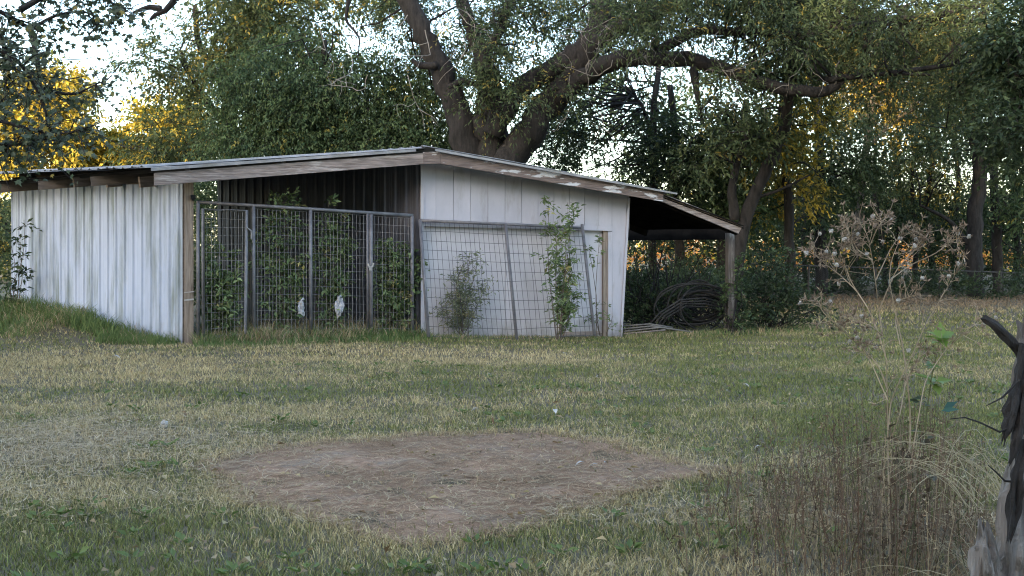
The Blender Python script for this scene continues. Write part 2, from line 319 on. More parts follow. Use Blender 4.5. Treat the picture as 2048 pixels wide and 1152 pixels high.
# ------------------------------------------------------------------ shed
def plane_pt(px, py, p0, n):             # where the sight line of a pixel meets a vertical plane of the building
    d = np.array([(px-1024)/F, 1, (HR-py)/F]); c = np.array([0, 0, HC]); return c+d*np.dot(p0-c, n)/np.dot(d, n)
def fac(px, py, off=0.0): return plane_pt(px, py, A0+NV*off, NV)
SW0 = P(365, 690, 15.0)
def side(px, py, off=0.0): return plane_pt(px, py, SW0+WN*off, WN)
shed = thing('shed', (A0+EV*3.3)*[1, 1, 0], 'low white tin shed with a gabled roof and open lean-to', 'shed')
RIB = .229
def rib_profile(w):                      # trapezoid ribs with a fine pencil rib between them
    s = [0.0]; o = [0.0]; k = 0
    while True:
        b = k*RIB
        for ds, oo in ((.055, 0), (.075, .022), (.100, .022), (.120, 0), (.160, 0), (.168, .004), (.176, 0), (.205, 0), (.213, .004), (.221, 0)):
            if b+ds < w-.002: s.append(b+ds); o.append(oo)
        k += 1
        if k*RIB > w: break
    s.append(w); o.append(0.0); return np.array(s), np.array(o)
def sheet(p, d, nrm, w, zb, zt, name, mat, dz0=0, dz1=0):
    """upright ribbed sheet: start p, direction d, bottom zb, top zt(s)"""
    s, of = rib_profile(w); m = len(s)
    B = p+np.outer(s, d)+np.outer(of, nrm); Bt = B.copy(); B[:, 2] = zb(s); Bt[:, 2] = zt(s)
    Mid = (B+Bt)/2+nrm*.004*rng.standard_normal()
    V = np.vstack([B, Mid, Bt]); a = np.arange(m-1)
    Q = np.vstack([np.stack([a, a+1, a+m+1, a+m], -1), np.stack([a+m, a+m+1, a+2*m+1, a+2*m], -1)])
    ob = MB().add(V, Q).build(name, mat, shed)
    md = ob.modifiers.new('thickness', 'SOLIDIFY'); md.thickness = .0015
    return ob
WL = 4.87
pw = .916
k = 0
while k*pw < WL-.05:
    w = min(pw, WL-k*pw)
    off = SW0+WV*(k*pw)+WN*(.003*(k % 2))
    b0 = -.03+.05*rng.random()
    sheet(off, WV, WN, w+.02, lambda s, k=k, b0=b0: gz((SW0+WV*(k*pw))[0]+WV[0]*s, (SW0+WV*(k*pw))[1]+WV[1]*s)*.6+b0*.4-.02+0*s, lambda s, k=k: 2.185+.03*(k*pw+s)+0*s, 'wall_sheet', M['white_metal'])
    k += 1
# partition between open bay and closed room
PT = fac(842, 676); PT[2] = 0; PL = 5.0
RP = fac(850, 297, .42); LE = fac(300, 334, .42)               # ridge and eave of the front roof edge (underside of sheets)
EV2 = side(-60, 355, .30); VV = WV*6.0; VV[2] = 0.0            # roof runs back along the side wall
sl_left = (RP[2]-LE[2])/np.linalg.norm((RP-LE)[:2])
def roof_z(p):                           # underside height of the left slope over a ground point
    A = np.array([(RP-LE)[:2], VV[:2]]).T; uv = np.linalg.solve(A, np.asarray(p)[:2]-LE[:2]); return LE[2]+uv[0]*(RP[2]-LE[2])+uv[1]*VV[2]
k = 0
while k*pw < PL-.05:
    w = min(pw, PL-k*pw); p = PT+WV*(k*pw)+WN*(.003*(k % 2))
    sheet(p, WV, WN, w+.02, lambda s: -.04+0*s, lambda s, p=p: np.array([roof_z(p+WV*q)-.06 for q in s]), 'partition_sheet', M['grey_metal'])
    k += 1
# white siding boards above the door and at the corner
RB = fac(1327, 398, .42)
def fz(px): return np.interp(px, [840, 880, 1330], [322, 322, 408])    # row where the siding meets the soffit
grooves = [841, 872, 907, 941, 976, 1010, 1043, 1076, 1108, 1139, 1169, 1198, 1224, 1259]
for a_, b_ in zip(grooves[:-1], grooves[1:]):
    top0, top1 = fz(a_)-4, fz(b_)-4
    lo = 441+(a_-841)*.0305; lo1 = 441+(b_-841)*.0305
    if a_ >= 1224: lo = lo1 = 679
    g0 = .35
    xa, xb = a_+g0, b_-g0
    xb2 = xb-14 if a_ >= 1224 else xb
    q = [fac(xa, lo, .02), fac(xb2, lo1, .02), fac(xb, top1, .02), fac(xa, top0, .02)]
    if a_ >= 1224: q[0] = fac(1224.5, 672, .02)
    q = [v+NV*.003*rng.standard_normal() for v in q]
    V = np.vstack([q, [v-NV*.018 for v in q]])
    MB().add(V, [[0, 1, 2, 3], [7, 6, 5, 4], [0, 4, 5, 1], [1, 5, 6, 2], [2, 6, 7, 3], [3, 7, 4, 0]]).build('siding_board', M['siding'], shed)
q = [fac(841, 680, -.004), fac(1259, 682, -.004), fac(1259, 400, -.004), fac(841, 318, -.004)]
def slab(q, th, nrm, name, mat, parent=shed):
    q = np.asarray(q); V = np.vstack([q, q-np.asarray(nrm)*th])
    return MB().add(V, [[0, 1, 2, 3], [7, 6, 5, 4], [0, 4, 5, 1], [1, 5, 6, 2], [2, 6, 7, 3], [3, 7, 4, 0]]).build(name, mat, parent)
# backing wall: above the door and beside it (the door opening stays open)
slab([fac(841, 447, -.004), fac(1259, 459, -.004), fac(1259, 400, -.004), fac(841, 318, -.004)], .05, NV, 'wall_backing', M['dark_wood'])
slab([fac(1226, 676, -.004), fac(1243, 679, -.004), fac(1257, 460, -.004), fac(1226, 459, -.004)], .05, NV, 'wall_backing', M['dark_wood'])
# corner trim strips
slab([fac(842, 676, .045), fac(848, 676, .045), fac(848, 326, .045), fac(842, 325, .045)], .024, NV, 'corner_trim', M['siding'])
slab([fac(1240.5, 680, .045), fac(1244.5, 680, .045), fac(1260.5, 396, .045), fac(1256, 396, .045)], .024, NV, 'corner_trim', M['siding'])
# door: two white panels in a wooden frame, set back
door = MB()
door.add(np.vstack([[fac(846, 676, -.055), fac(1010, 676, -.055), fac(1010, 449, -.055), fac(846, 445, -.055)], [v-NV*.03 for v in (fac(846, 676, -.055), fac(1010, 676, -.055), fac(1010, 449, -.055), fac(846, 445, -.055))]]), [[0, 1, 2, 3], [7, 6, 5, 4], [0, 4, 5, 1], [1, 5, 6, 2], [2, 6, 7, 3], [3, 7, 4, 0]])
dr = door.build('door', M['door'], shed)
slab([fac(1011, 676, -.058), fac(1206, 672, -.058), fac(1206, 455, -.058), fac(1011, 449, -.058)], .03, NV, 'door_leaf', M['door'], dr)
slab([fac(1125, 671, -.04), fac(1204, 669, -.04), fac(1204, 662, -.04), fac(1125, 664, -.04)], .02, NV, 'bottom_rail', M['old_wood'], dr)
slab([fac(1207, 674, .0), fac(1216, 674, .0), fac(1216, 455, .0), fac(1207, 455, .0)], .09, NV, 'door_jamb', M['post'], dr)
slab([fac(841, 452, .03), fac(1224, 462, .03), fac(1224, 452.5, .03), fac(841, 440.5, .03)], .05, NV, 'door_header', M['siding'], dr)
slab([fac(1216.5, 674, .015), fac(1224, 674, .015), fac(1224, 463, .015), fac(1216.5, 463, .015)], .09, NV, 'door_trim', M['siding'], dr)
# closed room: right-hand side wall and back wall, seen only past the corner
RC = fac(1243, 680); RC[2] = -.1
slab([RC+np.array([0, 0, 0]), RC+WV*5, RC+WV*5+[0, 0, 2.1], RC+[0, 0, 2.15]], .03, -WN, 'room_wall', M['siding'])
BK = PT+WV*5.0
slab([BK, BK+EV*3.4, BK+EV*3.4+[0, 0, 2.2], BK+[0, 0, 2.5]], .03, NV, 'room_wall', M['siding'])
# posts
def upright(px0, px1, top, bot, off, th, name, mat, parent=shed):
    q = [fac(px0, bot, off), fac(px1, bot, off), fac(px1, top, off), fac(px0, top, off)]; return slab(q, th, NV, name, mat, parent)
po = upright(369.5, 387, 366, 693, .10, .10, 'corner_post', M['post'])
upright(366, 371, 368, 691, .02, .06, 'corner_post', M['dark_wood'])
MB().tube([fac(383, 396, .13), fac(391, 394, .14)], [.045, .03], 8).build('black_cap', M['black'], po)
slab([fac(368.5, 602, .115), fac(388, 600, .115), fac(388, 597, .115), fac(368.5, 599, .115)], .013, NV, 'white_band', M['white'], po)
slab([fac(368.5, 586, .115), fac(388, 584, .115), fac(388, 582.5, .115), fac(368.5, 584.5, .115)], .013, NV, 'white_band', M['white'], po)
LP = fac(1463, 665)
slab([fac(1456, 667, .0), fac(1470, 667, .0), fac(1469, 466, .0), fac(1457, 466, .0)], .10, NV, 'lean_to_post', M['grey_post'])
# fascia boards (front rafters)
fa = slab([fac(308, 371, .42), fac(846, 328, .42), fac(846, 306, .42), fac(308, 346, .42)], .045, NV, 'fascia_board', M['board'])
slab([fac(846.5, 328, .425), fac(880, 327, .425), fac(880, 303, .425), fac(846.5, 304, .425)], .05, NV, 'ridge_block', M['peel'])
slab([fac(880.5, 327, .42), fac(1326, 403, .42), fac(1328, 384, .42), fac(880.5, 306, .42)], .045, NV, 'fascia_board', M['peel'])
slab([fac(1300, 393, .35), fac(1477, 467, .35), fac(1486, 451, .35), fac(1328, 388, .35)], .045, NV, 'lean_to_fascia', M['board'])
# roofs: ribbed sheets running down the slope
up = np.array([0, 0, 1.0])
def roof(top_pt, low_pt, run, nrm_up, name, mat, rise=0.0, jitter=.012):
    Lr = np.linalg.norm(run); d = run/Lr; n = int(math.ceil(Lr/.9)); w = Lr/n
    for k in range(n):
        s, of = rib_profile(w+.03); m = len(s); j0, j1 = rng.standard_normal(2)*jitter
        rows = []
        for u, jj in ((0, j0*.3), (.33, j0*.5), (.66, j1*.5), (1, j1)):
            p = top_pt+(low_pt-top_pt)*u+d*(k*w)
            rows.append(p+np.outer(s, d)+np.outer((k*w+s)/Lr*rise*u, up)+np.outer(of*.8+jj+.002*(k % 2), nrm_up)+np.outer(np.sin(s*9+k)*.006*u, nrm_up))
        V = np.vstack(rows); a = np.arange(m-1)
        Q = np.vstack([np.stack([a+i*m, a+1+i*m, a+m+1+i*m, a+m+i*m], -1) for i in range(3)])
        ob = MB().add(V, Q).build(name, mat, shed); md = ob.modifiers.new('thickness', 'SOLIDIFY'); md.thickness = .0025
up = np.array([0, 0, 1.0])
dL = unit(RP-LE)
roof(fac(850, 295, .46), fac(300, 333, .46)-dL*.06, VV, up, 'roof_sheet', M['roof_metal'], .13)
RR0, RR1 = fac(853, 293, .48), fac(1356, 384, .48)
roof(RR0, RR1, VV, up, 'roof_sheet', M['roof_metal'])
RL0, RL1 = fac(1318, 381.5, .42), fac(1492, 452, .42)
roof(RL0-[0, 0, .035], RL1, WV*5.2, up, 'lean_to_sheet', M['old_roof'])
def deck(a, b, run, name): slab([a, b, b+run, a+run], .012, up, name, M['shade_black'])  # added dark sheet that deepens the shade under a roof by its colour
deck(RL0-[0, 0, .06]-NV*.06, RL1-[0, 0, .025]-NV*.06, WV*5.1, 'shade_deck'); deck(RP-[0, 0, .006]-NV*.06, LE-[0, 0, .006]-NV*.06, VV*.98, 'shade_deck')
# drip edge strips
slab([fac(302, 342, .47), fac(832, 303, .47), fac(832, 298, .47), fac(302, 335.5, .47)], .004, NV, 'drip_edge', M['roof_metal'])
slab([fac(870, 302, .49), fac(1354, 389, .49), fac(1354, 385.5, .49), fac(870, 297, .49)], .004, NV, 'drip_edge', M['roof_metal'])
# purlins along the run of the roof (ends seen above the fascia), rafters inside
def along(a, b, t): return a+(b-a)*t
for t in (.13, .35, .52, .68, .86):
    p = along(RP, LE, t)-np.array([0, 0, .04]); MB().bar(p+VV*.015, p+VV, .07, .06).build('purlin', M['dark_wood'], shed)
for t in (.2, .5, .8):
    p = along(RR0, RR1, t)-np.array([0, 0, .07]); MB().bar(p+VV*.03, p+VV*.98, .06, .05).build('purlin', M['dark_wood'], shed)
for t in (.25, .5, .75, .98):
    a_, b_ = LE+VV*t-[0, 0, .13], RP+VV*t-[0, 0, .13]; MB().bar(a_, b_, .045, .13).build('rafter', M['dark_wood'], shed)
for t in (.0, .33, .66, .98):
    a_, b_ = RL0+WV*5.2*t-[0, 0, .10]-NV*.1, RL1+WV*5.2*t-[0, 0, .09]-NV*.1; MB().bar(a_+WV*.1, b_+WV*.1, .045, .11).build('lean_to_rafter', M['shade_black'], shed)
# lean-to eave beam and back board
MB().bar(fac(1466, 467, -.05), fac(1466, 467, -.05)+WV*5.2, .05, .20).build('eave_beam', M['shade_black'], shed)
# rafter tails and top plate over the side wall
for px in (58, 112, 180, 246, 312):
    p = side(px, 362, 0)
    d = WN+np.array([0, 0, -.12]); MB().bar(p-d*.5, p+d*.26, .045, .15).build('rafter_tail', M['old_wood'] if px > 100 else M['dark_wood'], shed)
p = SW0*[1, 1, 0]; MB().bar(p-WN*.06+[0, 0, 2.2], p-WN*.06+WV*WL+[0, 0, 2.34], .05, .10).build('top_plate', M['dark_wood'], shed)
p = SW0*[1, 1, 0]-WN*.10; slab([p+[0, 0, 2.22], p+WV*WL+[0, 0, 2.36], p+WV*WL+[0, 0, 2.56], p+[0, 0, 2.40]], .02, WN, 'frieze_board', M['dark_wood'])
for t in (.0, .5, 1.0):
    p = SW0*[1, 1, 0]-WN*.08+WV*(WL*t+.06*(1-2*t)); MB().bar(p-[0, 0, .1], p+[0, 0, 2.2+.14*t], .09, .09, up=(1, 0, 0)).build('wall_stud', M['dark_wood'], shed)
for z in (.5, 1.3):
    p = SW0*[1, 1, 0]-WN*.05; MB().bar(p+WV*.1+[0, 0, z], p+WV*WL+[0, 0, z+.05], .04, .09).build('wall_girt', M['dark_wood'], shed)

# ------------------------------------------------------------------ pen front: pipe frame, wire and gate
OFF = .10
pen = thing('pen_fence', fac(600, 690, OFF)*[1, 1, 0], 'grey pipe and wire pen front with a gate closing the open bay', 'fence')
def pipe(pts, r, name, parent, off=OFF, mat='pipe'):
    return MB().tube([fac(x_, y_, off+(o_ if True else 0)) for x_, y_, o_ in pts], r, 8).build(name, M[mat], parent, smooth=True)
pipe([(393, 404, 0), (620, 418, 0), (826, 431, 0)], .024, 'top_rail', pen)
for px, top, bot in ((396, 404, 690), (507, 412, 672), (621, 419, 672), (735, 427, 676), (742, 428, 678), (824, 432, 690)):
    pipe([(px, top, .0), (px+.5, bot, .0)], .026 if px != 735 else .02, 'fence_post', pen, OFF+(.03 if px == 742 else 0))
def wires(mb, c00, c10, c01, c11, nx, ny, r=.0028):
    """bottom-left, bottom-right, top-left, top-right corners"""
    for i in range(nx+1):
        t = i/nx; a_, b_ = along(c00, c10, t), along(c01, c11, t); mb.tube([a_, along(a_, b_, .5)+NV*.015*rng.standard_normal()+EV*.009*rng.standard_normal(), b_], r, 3, cap=False)
    for j in range(ny+1):
        t = j/ny; a_, b_ = along(c00, c01, t), along(c10, c11, t)
        mb.tube([a_, along(a_, b_, .33)+NV*.012*rng.standard_normal()+[0, 0, .006*rng.standard_normal()], along(a_, b_, .66)+NV*.012*rng.standard_normal(), b_], r, 3, cap=False)
for x0, x1 in ((507, 621), (621, 735), (742, 824)):
    mb = MB(); tp = lambda x_: 404+(x_-393)*.0624+6
    wires(mb, fac(x0, 672, OFF-.02), fac(x1, 673, OFF-.02), fac(x0, tp(x0), OFF-.02), fac(x1, tp(x1), OFF-.02), 15 if x1-x0 > 90 else 11, 15, .0032)
    mb.build('wire_mesh', M['wire'], pen, kind='stuff')
gate = MB().tube([fac(407, 676, OFF+.05), fac(406, 418, OFF+.05), fac(493, 421, OFF+.05), fac(491, 668, OFF+.05), fac(407, 676, OFF+.05)], .024, 8).build('gate', M['pipe'], pen, smooth=True)
mb = MB(); wires(mb, fac(407, 676, OFF+.04), fac(491, 668, OFF+.04), fac(406, 420, OFF+.04), fac(493, 423, OFF+.04), 11, 15, .0032); mb.build('wire_mesh', M['wire'], gate, kind='stuff')
MB().tube([fac(493, 455, OFF+.08), fac(503, 462, OFF+.08), fac(503, 478, OFF+.08)], .012, 6).build('gate_chain', M['wire'], gate)
mb = MB(); mb.tube([fac(736, 527, OFF+.09), fac(738, 534, OFF+.1), fac(745, 534, OFF+.1), fac(747, 526, OFF+.09)], .012, 6); mb.bar(fac(741, 533, OFF+.1), fac(741, 541, OFF+.1), .035, .02, up=NV)
mb.build('latch', M['white'], pen)

# leaning wire panel
LC = {k: None for k in 'abcdef'}
def lean(px, py, t): return fac(px, py, .10+.50*(1-t))          # top rests on the header, foot stands out
lp = thing('leaning_panel', lean(1020, 680, 0)*[1, 1, 0], 'loose pipe framed wire panel leaning against the white door', 'wire panel')
bars = [((840, 441), (857, 674)), ((1011, 449), (1034, 683)), ((1164, 449), (1189, 671))]
for (t_, b_) in bars: MB().tube([lean(*t_, 1), lean(*b_, 0)], .026, 8).build('side_bar' if t_[0] != 1011 else 'middle_bar', M['pipe'], lp, smooth=True)
MB().tube([lean(838, 441, 1), lean(1011, 448, 1), lean(1166, 456, 1)], .022, 8).build('top_bar', M['pipe'], lp, smooth=True)
mb = MB(); e = NV*.02
wires(mb, lean(857, 672, 0)+e, lean(1034, 678, 0)+e, lean(840, 444, 1)+e, lean(1011, 451, 1)+e, 18, 12, .0036)
wires(mb, lean(1034, 678, 0)+e, lean(1189, 670, 0)+e, lean(1011, 451, 1)+e, lean(1164, 456, 1)+e, 16, 12, .0036)
mb.build('wire_mesh', M['dark_wire'], lp, kind='stuff')

# white plastic bags on the pen wire
def blobmesh(c, r, n=10, m=14, rough=.25, seed=1):
    th = np.linspace(0, math.pi, n); ph = np.arange(m)/m*2*math.pi; T, Pp = np.meshgrid(th, ph, indexing='ij')
    d = np.stack([np.sin(T)*np.cos(Pp), np.sin(T)*np.sin(Pp), np.cos(T)], -1)
    k = 1+rough*(vnoise(d[..., 0]*2+d[..., 2], d[..., 1]*2-d[..., 2], 1.7, seed)-.5)*2
    V = np.asarray(c)+d*np.asarray(r)*k[..., None]; i, j = np.meshgrid(np.arange(n-1), np.arange(m), indexing='ij'); j2 = (j+1) % m
    return V.reshape(-1, 3), np.stack([i*m+j, (i+1)*m+j, (i+1)*m+j2, i*m+j2], -1).reshape(-1, 4)
for (px, py, w, h, sd, lb) in ((602, 618, 6, 15, 3, 'crumpled white plastic bag on the pen wire beside the middle fence post, lower one'), (678, 615, 7.5, 17, 5, 'larger crumpled white plastic bag on the pen wire below the second leafy sapling')):
    c = fac(px, py, OFF+.04); s_ = c[1]/F
    b = thing('plastic_bag', c-[0, 0, h*s_], lb, 'plastic bag', 'crumpled plastic bags in the pen fence')
    V, Q = blobmesh(c, (w*s_, .04, h*s_), 14, 18, .55, sd); MB().add(V, Q).build('bag_body', M['plastic'], b, smooth=False)
    MB().tube([c+[0, -.02, h*s_*.8], c+[.01, -.02, h*s_*1.25], c+[.03, .02, h*s_*1.35]], [.02, .012, .02], 6, rough=.3).build('bag_neck', M['plastic'], b)

# ------------------------------------------------------------------ foliage machinery
def rand_dirs(n): return unit(rng.standard_normal((n, 3)))
def greens(n, a, b, yellow=None, fy=0.0):
    c = lerp(a, b, rng.random(n)**1.2)
    if yellow is not None:
        k = rng.random(n) < fy; c[k] = np.asarray(yellow)*(0.7+.6*rng.random((k.sum(), 1)))
    return c*(0.75+.5*rng.random((n, 1)))
def sprays(lm, tm, C, D, length, m, L, Wd, droop, pal, r=.004, spread=.55, hang=0.0):
    """N curved twigs from C along D with m leaves each; pal(n) gives colours"""
    n = len(C); D = unit(D); ln = length*(.6+.8*rng.random(n)); g_ = np.array([0, 0, -1.0])
    t = (np.arange(m)+.5)/m
    pos = C[:, None]+D[:, None]*(ln[:, None]*t)[..., None]+g_*(droop*(ln[:, None]*t**2))[..., None]
    tan = unit(D[:, None]+g_*(2*droop*t)[None, :, None])
    sd = unit(np.cross(tan, g_)+1e-3); flip = np.where(np.arange(m) % 2 == 0, 1, -1)[None, :, None]
    ld = unit(tan*.6+sd*flip*spread+.45*rng.standard_normal((n, m, 3))+g_*hang)
    nn = unit(rng.standard_normal((n, m, 3))*.6-g_)
    N_ = n*m; basec = np.repeat(pal(n), m, 0)*(.8+.4*rng.random((N_, 1)))
    sz = .65+.7*rng.random(N_)
    lm.leaves((pos+.02*rng.standard_normal((n, m, 3))).reshape(-1, 3), ld.reshape(-1, 3), nn.reshape(-1, 3), L*sz, Wd*sz, basec)
    if tm is not None:                    # flat three-sided twigs, all at once
        e = C+D*ln[:, None]*.8+g_*(droop*ln*.64)[:, None]
        s1 = unit(np.cross(D, g_)+1e-3)*r; s2 = np.cross(D, s1/r)*r
        V = np.stack([C+s1, C-s1*.5+s2, C-s1*.5-s2, e], 1).reshape(-1, 3); k = np.arange(n)[:, None]*4
        Q = None; T = np.vstack([k+np.array([[a, b, 3]]) for a, b in ((0, 1), (1, 2), (2, 0))])
        tm.add(V, Q, T)
def clump_pts(c, r, n, shell=.5):
    d = rand_dirs(n); rad = rng.random(n)**(1/3.0)*(1-shell)+shell*(.75+.25*rng.random(n))
    return np.asarray(c)+d*rad[:, None]*np.asarray(r), d
def tree(name, label, base, trunks, clumps, pal, L=.10, Wd=.045, m=9, slen=.55, droop=.35, bark='bark', group=None, cat='tree', hang=.25, dens=1.0, leaf='leaf', twig=True, sides=9):
    """trunks: list of (points, radii); clumps: (px,py,Y, rx px, ry px, ry depth m, n sprays)"""
    t = thing(name, base, label, cat, group); tb = MB(); lm = MB(); tm = MB()
    nodes = []; nrad = []
    for pts, rad in trunks:
        pts = np.asarray(pts, float); k = max(8, len(pts)*4); s_ = np.linspace(0, len(pts)-1, k)
        q = np.stack([np.interp(s_, np.arange(len(pts)), pts[:, i]) for i in range(3)], -1); rq = np.interp(s_, np.arange(len(pts)), rad)
        q[1:-1] = (q[:-2]+2*q[1:-1]+q[2:])/4; q[1:-1] += rng.standard_normal((k-2, 3))*rq[1:-1, None]*.10
        tb.tube(q, rq, sides, rough=.07); nodes.append(q); nrad.append(rq)
    nodes = np.vstack(nodes) if nodes else np.asarray(base)[None]; nrad = np.concatenate(nrad) if nrad else np.ones(1)
    for (px, py, Yc, rx, ry, rd, n) in clumps:
        c = P(px, py, Yc); n = max(3, int(n*dens)); r_ = np.array([rx*Yc/F, rd, ry*Yc/F])
        C, d = clump_pts(c, r_, n, .35)
        sprays(lm, tm if twig else None, C, d*.7+.5*rng.standard_normal((n, 3))+[0, 0, .1], slen, m, L, Wd, droop, pal, hang=hang)
        if twig:                          # limbs that carry the clump
            near = np.argsort(np.linalg.norm(nodes-c, axis=1)+np.where(nrad < .03, 3.0, 0))[:7]
            for q in range(2):
                a = nodes[rng.choice(near)]; e = C[rng.integers(n)]; mid = (a+e)/2+rng.standard_normal(3)*.18*np.linalg.norm(e-a)
                tb.tube([a, along(a, mid, .6)+rng.standard_normal(3)*.05, mid, along(mid, e, .5)+rng.standard_normal(3)*.08, e], [.026, .021, .016, .010, .005], 5)
    if trunks or twig: tb.build('trunk', M[bark], t, smooth=True)
    if tm.n: tm.build('twigs', M[bark], t, kind='stuff')
    if lm.n: lm.build('crown', M[leaf], t, kind='stuff')
    return t
def pal_of(a, b, y=None, fy=0): return lambda n: greens(n, a, b, y, fy)
DG = pal_of((.040, .072, .036), (.10, .14, .055), (.24, .21, .05), .02)
MG = pal_of((.040, .064, .033), (.11, .137, .060), (.26, .21, .06), .035)
OG = pal_of((.05, .07, .03), (.13, .145, .05), (.36, .26, .05), .16)
YG = pal_of((.26, .20, .03), (.46, .36, .06), (.12, .14, .03), .2)
SUN_GOLD = pal_of((.10, .10, .03), (.24, .20, .05), (.50, .35, .06), .4)  # gold leaves with sunlight put into their colour, for crowns under the canopy
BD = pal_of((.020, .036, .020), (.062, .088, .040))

# ------------------------------------------------------------------ big spreading tree behind the shed
def PL_(pts, Y): return [P(x_, y_, Y if len(r) == 0 else r[0]) for (x_, y_, *r) in pts]
px2m = lambda w, Y: w*Y/F
Yb = 24.0
tr = []
tr.append((PL_([(978, 700), (978, 560), (980, 400), (984, 330)], Yb), [px2m(w/2, Yb) for w in (150, 120, 118, 112)]))
tr.append((PL_([(950, 345), (925, 260), (905, 200), (880, 140), (850, 70), (815, 0), (780, -80)], Yb), [px2m(w/2, Yb) for w in (62, 58, 52, 46, 42, 38, 30)]))
tr.append((PL_([(978, 345), (980, 250), (978, 170), (960, 100), (935, 40), (915, -40)], Yb), [px2m(w/2, Yb) for w in (74, 66, 48, 34, 28, 22)]))
tr.append((PL_([(1000, 345), (1045, 285), (1085, 225), (1125, 170), (1170, 105), (1200, 40), (1210, -60)], Yb-.3), [px2m(w/2, Yb) for w in (66, 62, 58, 56, 52, 46, 38)]))
tr.append((PL_([(985, 270), (1020, 200), (1060, 165), (1110, 135), (1150, 110), (1200, 75), (1260, 45), (1320, 20), (1400, -20)], Yb-.4), [px2m(w/2, Yb) for w in (46, 44, 40, 38, 40, 38, 34, 28, 20)]))
tr.append((PL_([(1110, 195), (1170, 150, 23.4), (1230, 120, 23), (1300, 113, 22.6), (1380, 120, 22.2), (1440, 135, 22), (1500, 155, 21.7), (1560, 178, 21.4), (1640, 185, 21), (1680, 170, 21), (1690, 150, 20.9)], Yb-.4), [px2m(w/2, 23) for w in (48, 40, 36, 32, 30, 26, 24, 24, 20, 14, 8)]))
tr.append((PL_([(1650, 160, 21), (1720, 152, 20.8), (1780, 147, 20.6), (1860, 150, 20.4)], 21), [.07, .05, .035, .02]))
tr.append((PL_([(1780, 147, 20.6), (1870, 135, 20.8), (1960, 118, 21.2), (2060, 95, 21.6)], 21), [.055, .046, .04, .034]))
tr.append((PL_([(1660, 62, 21.2), (1760, 40, 21.6), (1880, 30, 22), (2000, 0, 22.5)], 21), [.06, .052, .044, .036]))
tr.append((PL_([(1300, 113, 22.6), (1390, 60, 22.4), (1480, 62, 22), (1580, 70, 21.6), (1680, 60, 21.2)], 22), [.12, .10, .08, .06, .03]))
tr.append((PL_([(1390, 125, 22.2), (1388, 150, 22.1), (1396, 200, 22), (1402, 235, 22)], 22), [.10, .09, .05, .03]))
tr.append((PL_([(960, 120), (1000, 60), (1020, 0), (1030, -50)], Yb), [.14, .11, .09, .07]))
tr.append((PL_([(895, 175), (930, 160), (960, 175)], Yb-.2), [.07, .06, .06]))
tr.append((PL_([(875, 130), (840, 132), (825, 120)], Yb-.3), [.09, .07, .04]))
tr.append((PL_([(700, -10), (690, 40), (720, 75), (715, 120)], Yb-1), [.05, .03, .02, .01]))
cl = []
def region(x0, x1, y0, y1, Y0, Y1, n, r=(30, 55), k=60, rd=.8):
    out = []
    for _ in range(n):
        R = random.uniform(*r); out.append((random.uniform(x0, x1), random.uniform(y0, y1), random.uniform(Y0, Y1), R*1.25, R*.85, rd, k))
    return out
cl += region(1230, 1560, -30, 60, 20.5, 25, 16, k=75)
cl += region(1480, 1960, -40, 100, 20, 25, 30, k=80)
cl += region(1400, 1750, 60, 150, 20, 24, 12, k=45)+region(1040, 1300, -30, 90, 24.5, 27, 12, (26, 46), 60)+region(1640, 2000, 90, 220, 22, 26, 14, (26, 46), 55)
cl += region(960, 1130, 20, 210, 22.5, 25, 12, (25, 45), 45)
cl += region(960, 1130, -20, 60, 23, 25, 5, (25, 45), 40)
cl += [(1000, 215, 23.4, 45, 20, .5, 45), (960, 190, 23.3, 30, 30, .4, 35), (1040, 120, 23.4, 40, 35, .5, 45), (920, 20, 23.4, 30, 30, .5, 22), (1440, 180, 21.2, 60, 30, .5, 60), (1480, 210, 21.4, 60, 28, .5, 55)]
cl += region(740, 900, -20, 120, 24.5, 27, 12, (25, 45), 34)+region(860, 1000, -20, 150, 25, 27, 10, (25, 42), 36)
BT = tree('spreading_tree', 'large dark limbed tree forking low behind the shed roof', P(978, 690, Yb)*[1, 1, 0], tr, cl, MG, L=.10, Wd=.034, m=10, slen=.6, droop=.35, hang=.35, dens=1.15)
# pale dead twigs hanging from its limbs
mb = MB()
def deadtwig(a, n=9, step=.16, d=(0, 0, -1), r=.010, kids=2, turn=.35):
    p = np.array(a, float); d = unit(np.array(d, float)); pts = [p.copy()]
    for i in range(n):
        d = unit(d+rng.standard_normal(3)*turn+np.array([0, 0, -.05])); p = p+d*step; pts.append(p.copy())
    mb.tube(pts, np.linspace(r, r*.35, len(pts)), 4, cap=False)
    for _ in range(kids):
        deadtwig(pts[rng.integers(2, n)], max(4, n-3), step*.75, d+rng.standard_normal(3)*.8, r*.7, max(0, kids-1), turn)
for (x_, y_, Y_, n) in ((815, 30, 23.2, 9), (640, 60, 22.2, 8), (700, 110, 22.2, 8), (735, 150, 22.3, 8), (815, 150, 22.6, 8), (850, 60, 23.2, 10), (930, 10, 23.3, 12), (925, 60, 23.3, 10), (985, 20, 23.3, 9),
                        (1150, 60, 23, 11), (1175, 20, 22.9, 12), (1210, 50, 22.9, 11), (1240, 30, 22.6, 12), (1270, 80, 22.4, 10), (1180, 120, 22.8, 10), (1140, 150, 22.9, 9), (1225, 120, 22.5, 10), (1300, 40, 22.3, 12), (1340, 70, 22.2, 10), (1290, 110, 22.3, 8), (1560, 100, 21, 9), (1620, 90, 20.8, 9), (1500, 90, 21.2, 9), (1680, 120, 20.8, 8), (1440, 60, 21.5, 9)):
    deadtwig(P(x_, y_, Y_), n, .15, (rng.normal()*.3, rng.normal()*.3, -1), .012, 2)
mb.build('dead_twigs', M['deadtwig'], BT, kind='stuff')

